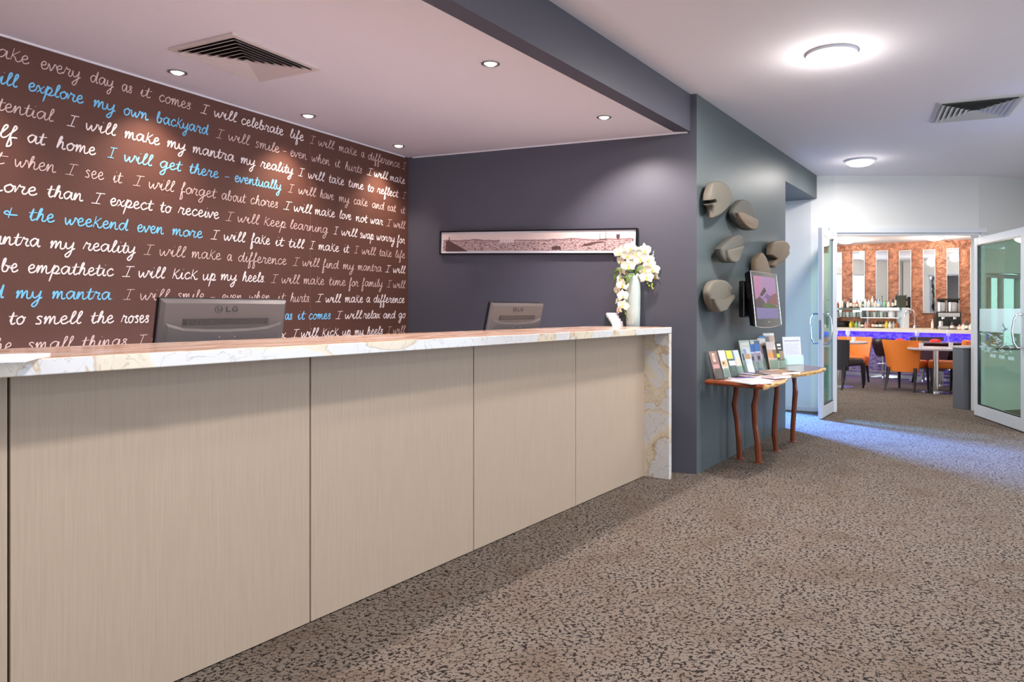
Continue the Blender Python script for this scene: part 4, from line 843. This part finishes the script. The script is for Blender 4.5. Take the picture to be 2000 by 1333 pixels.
# mirrors on the copper wall
mx = [(1620, 1645), (1665.5, 1689.5), (1711, 1735), (1756, 1780), (1802.5, 1827), (1849, 1873.5), (1895, 1919)]
tops = [493, 491, 490, 489.5, 488, 485, 483]; bots = [612]*7
orden = ['half hidden by the left door leaf', 'second from the left door leaf', 'third from the left door leaf', 'in the middle of the row, above the tall bottle', 'right of the middle, above the curved tap', 'second from the right door leaf, behind the coffee machine', 'nearest the right door leaf']
for (a, b), ty, by, od in zip(mx, tops, bots, orden):
    p, q = BW.hit(a, ty), BW.hit(b, ty); z1, z0 = (p.z+q.z)/2, BW.hit(a, by).z; c = (p+q)/2; wdt = (q-p).length; rz = math.atan2(BW.d.y, BW.d.x)
    t = thing('wall_mirror', 'tall mirror on the copper wall, '+od, 'mirror', (c.x+BW.n.x*.02, c.y+BW.n.y*.02, z0), rz, 'tall mirrors behind the bar', local=True)
    MB().box((0, 0, (z1-z0)/2), (wdt, .02, z1-z0), bev=.002).build('frame', 'alu', t); MB().box((0, -.0115, (z1-z0)/2), (wdt-.02, .003, z1-z0-.02)).build('mirror_glass', 'mirror', t)

# glass shelf unit standing on the bar
SP = offs(F2, -.42)
def bp(px, o=-.42):                                  # point on the offset bar line seen at a pixel column
    ps = offs(F2, o)
    for a, b in zip(ps[:-1], ps[1:]):
        fa, fb = CX+a.x/a.y*F, CX+b.x/b.y*F
        if fa <= px <= fb: t_ = (px-fa)/(fb-fa); return a.lerp(b, t_)
    return ps[0]
sh = thing('bar_shelf', 'glass shelf unit on the bar carrying rows of bottles and glasses', 'shelf', (*bp(1700), .9))
pts = [bp(x) for x in (1618, 1650, 1690, 1730, 1764)]
Z2, Z3 = 1.10, 1.285
for z, o_ in ((Z3, .012), (Z2, .010)):
    band(pts, .15, -.15, z-.014, z).build('shelf_glass', 'shelfglass', sh)
band(pts, .16, .145, Z3-.05, Z3+.0).build('fascia', m_glass('fascia_glass', (206, 226, 218), .2, .35), sh)
for x in (1618, 1690): p = bp(x); MB().box((p.x, p.y, (.9+Z3)/2), (.03, .25, Z3-.9), bev=.003).build('post', 'steel', sh)
p = bp(1764); MB().box((p.x, p.y, (.9+Z3)/2), (.10, .30, Z3-.9), bev=.004).build('end_post', 'alu', sh)
def bottle(x, y, z, h, r, m, cap, label, group, nm='bottle', lbl=None):
    t = thing(nm, label, 'bottle', (x, y, z), group=group, local=True)
    MB().lathe([(r*.9, 0), (r, .01), (r, h*.58), (r*.55, h*.7), (r*.32, h*.78), (r*.32, h*.95)], n=14).build('body', m, t, smooth=True)
    MB().lathe([(r*.36, h*.93), (r*.36, h), (.001, h)], n=10).build('cap', cap, t)
    if lbl: MB().lathe([(r*1.02, h*.15), (r*1.02, h*.48)], n=14).build('label', lbl, t)
cols = {k: mat('bottle_'+k, c, .08, spec=.8) for k, c in dict(clear=(206, 212, 210), amber=(150, 78, 32), green=(46, 66, 44), dark=(30, 22, 24), blue=(150, 182, 214), yellow=(222, 192, 40), rose=(206, 140, 130), red=(120, 34, 34), ltgreen=(120, 176, 120)).items()}
paperl = mat('bottle_label', (232, 222, 206), .6)
r9 = random.Random(21)
ORD = ['first', 'second', 'third', 'fourth', 'fifth', 'sixth', 'seventh', 'eighth', 'ninth', 'tenth', 'eleventh', 'twelfth', 'thirteenth', 'fourteenth', 'fifteenth', 'sixteenth', 'seventeenth', 'eighteenth', 'nineteenth', 'twentieth']
topb = [(1637, .15, 'amber'), (1645, .17, 'clear'), (1650, .15, 'dark'), (1656, .14, 'clear'), (1662, .20, 'dark'), (1668, .15, 'rose'), (1674, .16, 'amber'), (1681, .15, 'clear'), (1686, .16, 'dark'), (1691, .19, 'clear'), (1697, .17, 'clear'), (1704, .25, 'clear'), (1710, .15, 'clear'), (1716, .17, 'blue'), (1721.5, .15, 'blue'), (1727.5, .16, 'ltgreen'), (1736, .13, 'clear'), (1745, .20, 'dark'), (1751, .29, 'dark')]
for x, h, c in topb:
    p = bp(x, -.42+r9.uniform(-.04, .05))
    ti = [q_[0] for q_ in topb].index(x)
    lab = {1704: 'tallest clear bottle on the upper shelf behind the bar', 1751: 'tall dark bottle with a pale neck at the right end of the upper shelf'}.get(x, c.replace('ltgreen', 'pale green').replace('rose', 'pinkish')+' bottle, '+ORD[ti]+' from the left on the upper bar shelf')
    bottle(p.x, p.y, Z3, h, .030 if h < .2 else .027, cols[c], 'black' if c in ('clear', 'amber') else 'steel', lab, 'bottles on the upper bar shelf', lbl=paperl if r9.random() < .6 else None)
p = bp(1761, -.40); b = MB().box((p.x, p.y, Z3+.115), (.13, .10, .23), bev=.004).build('gift_box', mat('dark_green_box', (52, 58, 46), .5)); tag(b, 'dark green box standing at the right end of the upper shelf', 'box')
lowb = [(1662, .13, 'yellow'), (1666, .13, 'yellow'), (1673, .13, 'ltgreen'), (1679, .13, 'clear'), (1685, .12, 'dark'), (1692, .13, 'rose'), (1699, .13, 'amber'), (1706, .14, 'red'), (1713, .13, 'dark'), (1720, .14, 'dark'), (1726, .14, 'red'), (1732, .15, 'yellow'), (1739, .14, 'clear'), (1746, .13, 'clear'), (1752, .14, 'amber')]
for x, h, c in lowb:
    p = bp(x, -.40+r9.uniform(-.04, .05)); bottle(p.x, p.y, .9, h, .034, cols[c], 'black', c.replace('ltgreen', 'green').replace('rose', 'pinkish')+' bottle, '+ORD[lowb.index((x, h, c))]+' from the left under the bar shelf', 'bottles on the bar under the shelf', lbl=paperl if c in ('dark', 'clear', 'red') else None)
p = bp(1646, -.38); q = MB().box((p.x, p.y, .962), (.26, .16, .12), bev=.03).build('till_box', 'black'); tag(q, 'low black appliance under the left end of the bar shelf', 'appliance')
gm = M['glass']
def tumbler(x, y, z, label, group, h=.09, r=.032, m='shelfglass'):
    o = MB().lathe([(r*.8, .002), (r, h), (r*.93, h), (r*.74, .008)], (0, 0, 0), 14).build('tumbler', m, smooth=True); o.location = (x, y, z); return tag(o, label, 'glass', group)
t0 = None
for k in range(15):
    x = 1636+k*6.6; p = bp(x, -.42+(.05 if k % 2 else -.03))
    if t0 is None: t0 = tumbler(p.x, p.y, Z2, 'drinking glass, first from the left on the middle bar shelf', 'glasses on the middle bar shelf', .10, .034, mat('glassware', (214, 222, 220), .1, Alpha=.65))
    else: o = t0.copy(); C.objects.link(o); o.location = (p.x, p.y, Z2); o['label'] = 'drinking glass, '+ORD[k]+' from the left on the middle bar shelf'
p = bp(1742, -.42); o = MB().lathe([(.05, 0), (.062, .04), (.05, .12), (.03, .13)], (p.x, p.y, Z2), 16).build('ice_bucket', 'paper', smooth=True); tag(o, 'white pot at the right end of the middle shelf', 'pot')
# tap, coffee machine and bottles on the right part of the bar
p = bp(1787, -.35); tp = thing('bar_tap', 'tall chrome gooseneck tap rising from the bar', 'tap', (p.x, p.y, .9), local=True)
MB().tube([(0, 0, 0), (0, 0, .27), (-.03, 0, .335), (-.09, 0, .355), (-.15, 0, .335), (-.18, 0, .28), (-.18, 0, .22)], .012, 10).build('spout', 'chrome', tp, smooth=True)
MB().lathe([(.03, 0), (.03, .05), (.018, .06)], n=16).build('body', 'chrome', tp, smooth=True); MB().box((.05, 0, .05), (.08, .015, .012), bev=.003).build('lever', 'chrome', tp)
p = bp(1786, -.33); sb = MB().box((p.x-.02, p.y+.02, .905), (.62, .34, .010), bev=.003, rz=-.5).build('sink_board', 'stone'); tag(sb, 'pale draining board set on the bar below the gooseneck tap', 'board')
p = bp(1852, -.42); cm = thing('coffee_machine', 'black and steel espresso machine with urns on top standing on the bar', 'coffee machine', (p.x, p.y, .9), -.35, local=True)
MB().box((0, .05, .16), (.40, .30, .30), bev=.01).build('body', 'black', cm); MB().box((0, -.12, .03), (.36, .12, .05), bev=.005).build('drip_tray', 'steel', cm)
MB().box((0, -.11, .255), (.34, .06, .07), bev=.006).build('control_panel', 'steel', cm)
for sx in (-.09, .09):
    g = MB().lathe([(.03, 0), (.03, .035), (.02, .04)], (sx, -.12, .18), 12).build('group_head', 'chrome', cm, smooth=True)
    MB().tube([(sx, -.14, .19), (sx, -.22, .175)], .009, 6).build('handle', 'black', g)
for sx in (-.10, .07): MB().lathe([(.075, 0), (.078, .02), (.078, .17), (.05, .20), (.01, .205)], (sx, .04, .31), 18).build('urn', 'steel', cm, smooth=True)
MB().box((0, .04, .53), (.36, .24, .035), bev=.012).build('top_tray', 'black', cm)
p = bp(1838, -.30); uo = MB().lathe([(.05, 0), (.052, .14), (.045, .15), (.02, .16)], (p.x, p.y, .9), 16).build('steel_urn', 'steel', smooth=True); tag(uo, 'cylindrical steel urn in front of the espresso machine', 'urn')
rb = [(1822, .20, 'clear', .022, 'slim clear bottle left of the espresso machine'), (1860, .15, 'dark', .03, 'dark bottle with a white label right of the espresso machine'), (1874, .10, 'rose', .035, 'short pinkish bottle right of the espresso machine'), (1882, .12, 'clear', .035, 'clear carafe near the right end of the bar'), (1888, .16, 'dark', .028, 'dark bottle with a white label near the right end of the bar'), (1897, .13, 'clear', .035, 'clear jar on the bar beside the right door leaf'), (1905, .15, 'amber', .03, 'amber bottle on the bar beside the right door leaf')]
for x, h, c, r, lb in rb:
    p = bp(x, -.22); bottle(p.x, p.y, .9, h, r, cols[c], 'black', lb, 'bottles on the right part of the bar', lbl=paperl)
for x, z_ in ((1879, .06), (1892, .0), (1900, .08)):
    p = bp(x, -.5)
    o = MB().lathe([(.02, 0), (.038, .03), (.042, .07), (.036, .07), (.018, .006)], (p.x, p.y, .9), 14).build('cup', 'paper', smooth=True); tag(o, {1879: 'white cup just right of the espresso machine', 1892: 'white cup, middle one of three on the right of the bar', 1900: 'white cup closest to the right door leaf on the bar'}[x], 'cup', 'cups on the bar')

# ------------------------------------------------------------------ restaurant furniture
def chair(mname, label, loc, rz, group, sw=.48, hb=.78):
    t = thing('dining_chair', label, 'chair', loc, rz, group, local=True)
    MB().box((0, .05, .41), (sw*.84, .46, .11), bev=.03).build('seat', mname, t, smooth=True)
    rings = []
    for z, yb, w_ in ((.30, -.24, sw*.46), (.42, -.245, sw*.49), (.60, -.265, sw*.54), (.74, -.29, sw*.58), (hb, -.30, sw*.59)):
        r = []
        for j in range(9): a = -1+j/4; r.append((a*w_, yb+.07*a*a, z))
        for j in range(8, -1, -1): a = -1+j/4; r.append((a*w_*.97, yb+.06+.05*a*a, z))
        rings.append(r)
    MB().loft(rings).build('backrest', mname, t, smooth=True)
    for sx in (-1, 1):
        MB().tube([(sx*(sw/2-.04), .22, .36), (sx*(sw/2-.03), .23, .18), (sx*(sw/2-.03), .24, 0)], [.026, .022, .015], 6).build('leg', 'legblack', t)
        MB().tube([(sx*(sw/2-.05), -.20, .36), (sx*(sw/2-.04), -.23, .18), (sx*(sw/2-.03), -.30, 0)], [.026, .022, .015], 6).build('leg', 'legblack', t)
    return t
G = 'dining chairs in the restaurant'
chair('orange', 'orange upholstered chair seen from behind in the middle of the doorway', at(1772, 11.1), math.radians(-48), G, .50)
chair('orange', 'orange upholstered chair next to the graphite partition', at(1853, 10.95), math.radians(62), G)
chair('orange', 'orange upholstered chair on the far side of the left table', at(1666, 12.15), math.radians(150), G)
chair('seatblack', 'charcoal upholstered chair behind the left door leaf', at(1645, 11.45), math.radians(-58), G)
chair('brownleather', 'dark brown chair behind the middle table', at(1823, 12.0), math.radians(180), G)
chair('orange', 'orange chair whose top shows above the partition', at(1903, 10.9), math.radians(100), G)
def table(loc, r, h, label, top='tabletop', sq=1, base='chrome'):
    t = thing('restaurant_table', label, 'table', loc, group='restaurant tables', local=True)
    MB().lathe([(r*.98, h-.03), (r, h-.02), (r, h-.004), (r*.99, h)], n=40).build('tabletop', top, t, smooth=True)
    MB().lathe([(.04, .01), (.04, h-.03)], n=20).build('column', base, t, smooth=True); MB().lathe([(.22, 0), (.22, .008), (.05, .02)], n=30).build('base', base, t, smooth=True)
    return t
ta, tb, tc_ = at(1640, 11.6), at(1828, 10.75), at(1838, 11.75)
table(ta, .42, .735, 'round pale table with wine glasses behind the left door leaf')
table(tb, .40, .68, 'round table with a chrome column between the two front orange chairs')
table(tc_, .46, .72, 'table with red napkins nearer the bar', 'brownleather')
def wineglass(px, Y, z, label, h=.19, r=.036):
    p = at(px, Y, z); t = thing('wine_glass', label, 'wine glass', p, group='wine glasses on the restaurant tables', local=True); m = GM
    MB().lathe([(r*.9, 0), (r*.5, .004), (.005, .01), (.004, h*.42), (r*.6, h*.5), (r, h*.66), (r*.95, h*.85), (r*.8, h), (r*.76, h), (r*.9, h*.84), (r*.94, h*.68), (r*.5, h*.53), (.001, h*.5)], n=18).build('bowl', m, t, smooth=True)
GM = mat('wine_glass_glass', (236, 240, 246), .03, Alpha=.3, spec=1)
wineglass(1656, 11.5, .735, 'wine glass on the left table beside a tumbler'); wineglass(1632, 11.6, .735, 'wine glass on the left table against the door leaf')
wineglass(1791, 11.6, .72, 'wine glass left of the red napkins'); wineglass(1852, 11.6, .72, 'wine glass right of the red napkins', .20)
def tum2(px, Y, z, label):
    p = at(px, Y, z); t = MB().lathe([(.03, 0), (.034, .075), (.031, .075), (.027, .006)], (0, 0, 0), 14).build('tumbler', GM, smooth=True); t.location = p; tag(t, label, 'glass', 'tumblers on the restaurant tables')
tum2(1667, 11.4, .735, 'short tumbler on the left table'); tum2(1799, 10.6, .68, 'short tumbler at the left rim of the middle table'); tum2(1857, 10.8, .68, 'short tumbler on the middle table beside the partition')
def napkin(px, Y, z, m, label):
    p = at(px, Y, z); t = MB(); t.loft([[(p.x+x*s_, p.y+y*s_, z+h) for x, y in ((-.09, -.05), (0, -.07), (.09, -.04), (.1, .03), (0, .06), (-.08, .04))] for h, s_ in ((0.001, 1), (.03, .8), (.05, .3))])
    tag(t.build('napkin', m), label, 'napkin', 'napkins on the restaurant tables')
napkin(1826, 11.7, .72, 'red', 'folded red napkin on the table nearer the bar'); napkin(1757, 12.4, .70, 'red', 'folded red napkin just above the front orange chair')
c_ = at(1822, 11.55); MB_ = MB().loft([[(c_.x-.22, c_.y, .30), (c_.x+.16, c_.y-.02, .25), (c_.x+.18, c_.y+.02, .26), (c_.x-.20, c_.y+.04, .32)], [(c_.x-.25, c_.y-.03, .70), (c_.x+.28, c_.y-.05, .70), (c_.x+.28, c_.y, .71), (c_.x-.25, c_.y+.02, .71)]]); tag(MB_.build('tablecloth', 'plum'), 'plum cloth hanging from the table with red napkins', 'tablecloth')
def stool(px, Y, label, h=.70, m='brownleather'):
    t = thing('bar_stool', label, 'bar stool', at(px, Y), math.radians(15), 'bar stools', local=True)
    MB().lathe([(.12, h-.30), (.15, h-.24), (.19, h-.10), (.215, h-.02), (.20, h+.02), (.17, h-.02), (.15, h-.10)], n=28, c=(0, 0, 0)).build('shell', m, t, smooth=True)
    MB().lathe([(.17, h-.03), (.19, h), (.17, h+.025), (.001, h+.035)], n=28).build('cushion', 'brownleather', t, smooth=True)
    MB().lathe([(.025, .01), (.025, h-.28)], n=16).build('pole', 'chrome', t, smooth=True); MB().lathe([(.22, 0), (.22, .01), (.03, .03)], n=30).build('base', 'chrome', t, smooth=True)
    MB().tube([(.17*math.cos(a*math.pi/10), .17*math.sin(a*math.pi/10), .27) for a in range(21)], .011, 8, False).tube([(-.17, 0, .27), (.17, 0, .27)], .008, 6).build('footrest', 'chrome', t, smooth=True)
stool(1725, 13.15, 'dark brown bar stool between the left table and the front orange chair'); stool(1803, 12.45, 'bar stool mostly hidden behind the middle table'); stool(1867, 11.75, 'bar stool behind the graphite partition')
pt = thing('partition', 'low graphite partition panel with a pale ledge beside the right door leaf', 'partition', (5.1, 9.1, 0))
MB().prism([(4.945, 9.10), (4.985, 8.93), (5.75, 9.02), (5.65, 9.28)], 0, .77).build('panel', 'partition', pt); MB().prism([(4.93, 9.12), (4.975, 8.91), (5.77, 9.0), (5.67, 9.30)], .77, .792).build('ledge', 'tabletop', pt)
rlab = ['round restaurant ceiling light near the left door leaf', 'round restaurant ceiling light under the middle of the door head', 'restaurant ceiling light just inside the door', 'restaurant ceiling light on the right', 'restaurant ceiling light on the left']
for k, (x, y) in enumerate(RL):
    if k < 2: oyster(x, y, ZR, .15, rlab[k], 'lampr', 'round restaurant ceiling lights')

# ------------------------------------------------------------------ outdoors beyond the windows
def hedge(name, c, size, seed, label, rgb=(96, 140, 84)):
    rq = random.Random(seed); g = MB()
    for k in range(700):
        x, y, z = (c[0]+rq.uniform(-.5, .5)*size[0], c[1]+rq.uniform(-.5, .5)*size[1], rq.random()*size[2]); s_ = rq.uniform(.08, .16); a = rq.uniform(0, 6.3)
        g.add([(x, y, z), (x+s_*math.cos(a), y+s_*math.sin(a), z+s_*.5), (x+s_*math.cos(a+1), y+s_*math.sin(a+1), z+s_*1.1)], [(0, 1, 2)])
    o = g.build(name, mat('hedge_leaf', rgb, .6)); tag(o, label, 'hedge'); o['kind'] = 'stuff'
hedge('hedge', (7.9, 10.4, 0), (1.6, 1.0, 1.0), 1, 'green hedge outside the window seen through the right door leaf', (150, 190, 170))
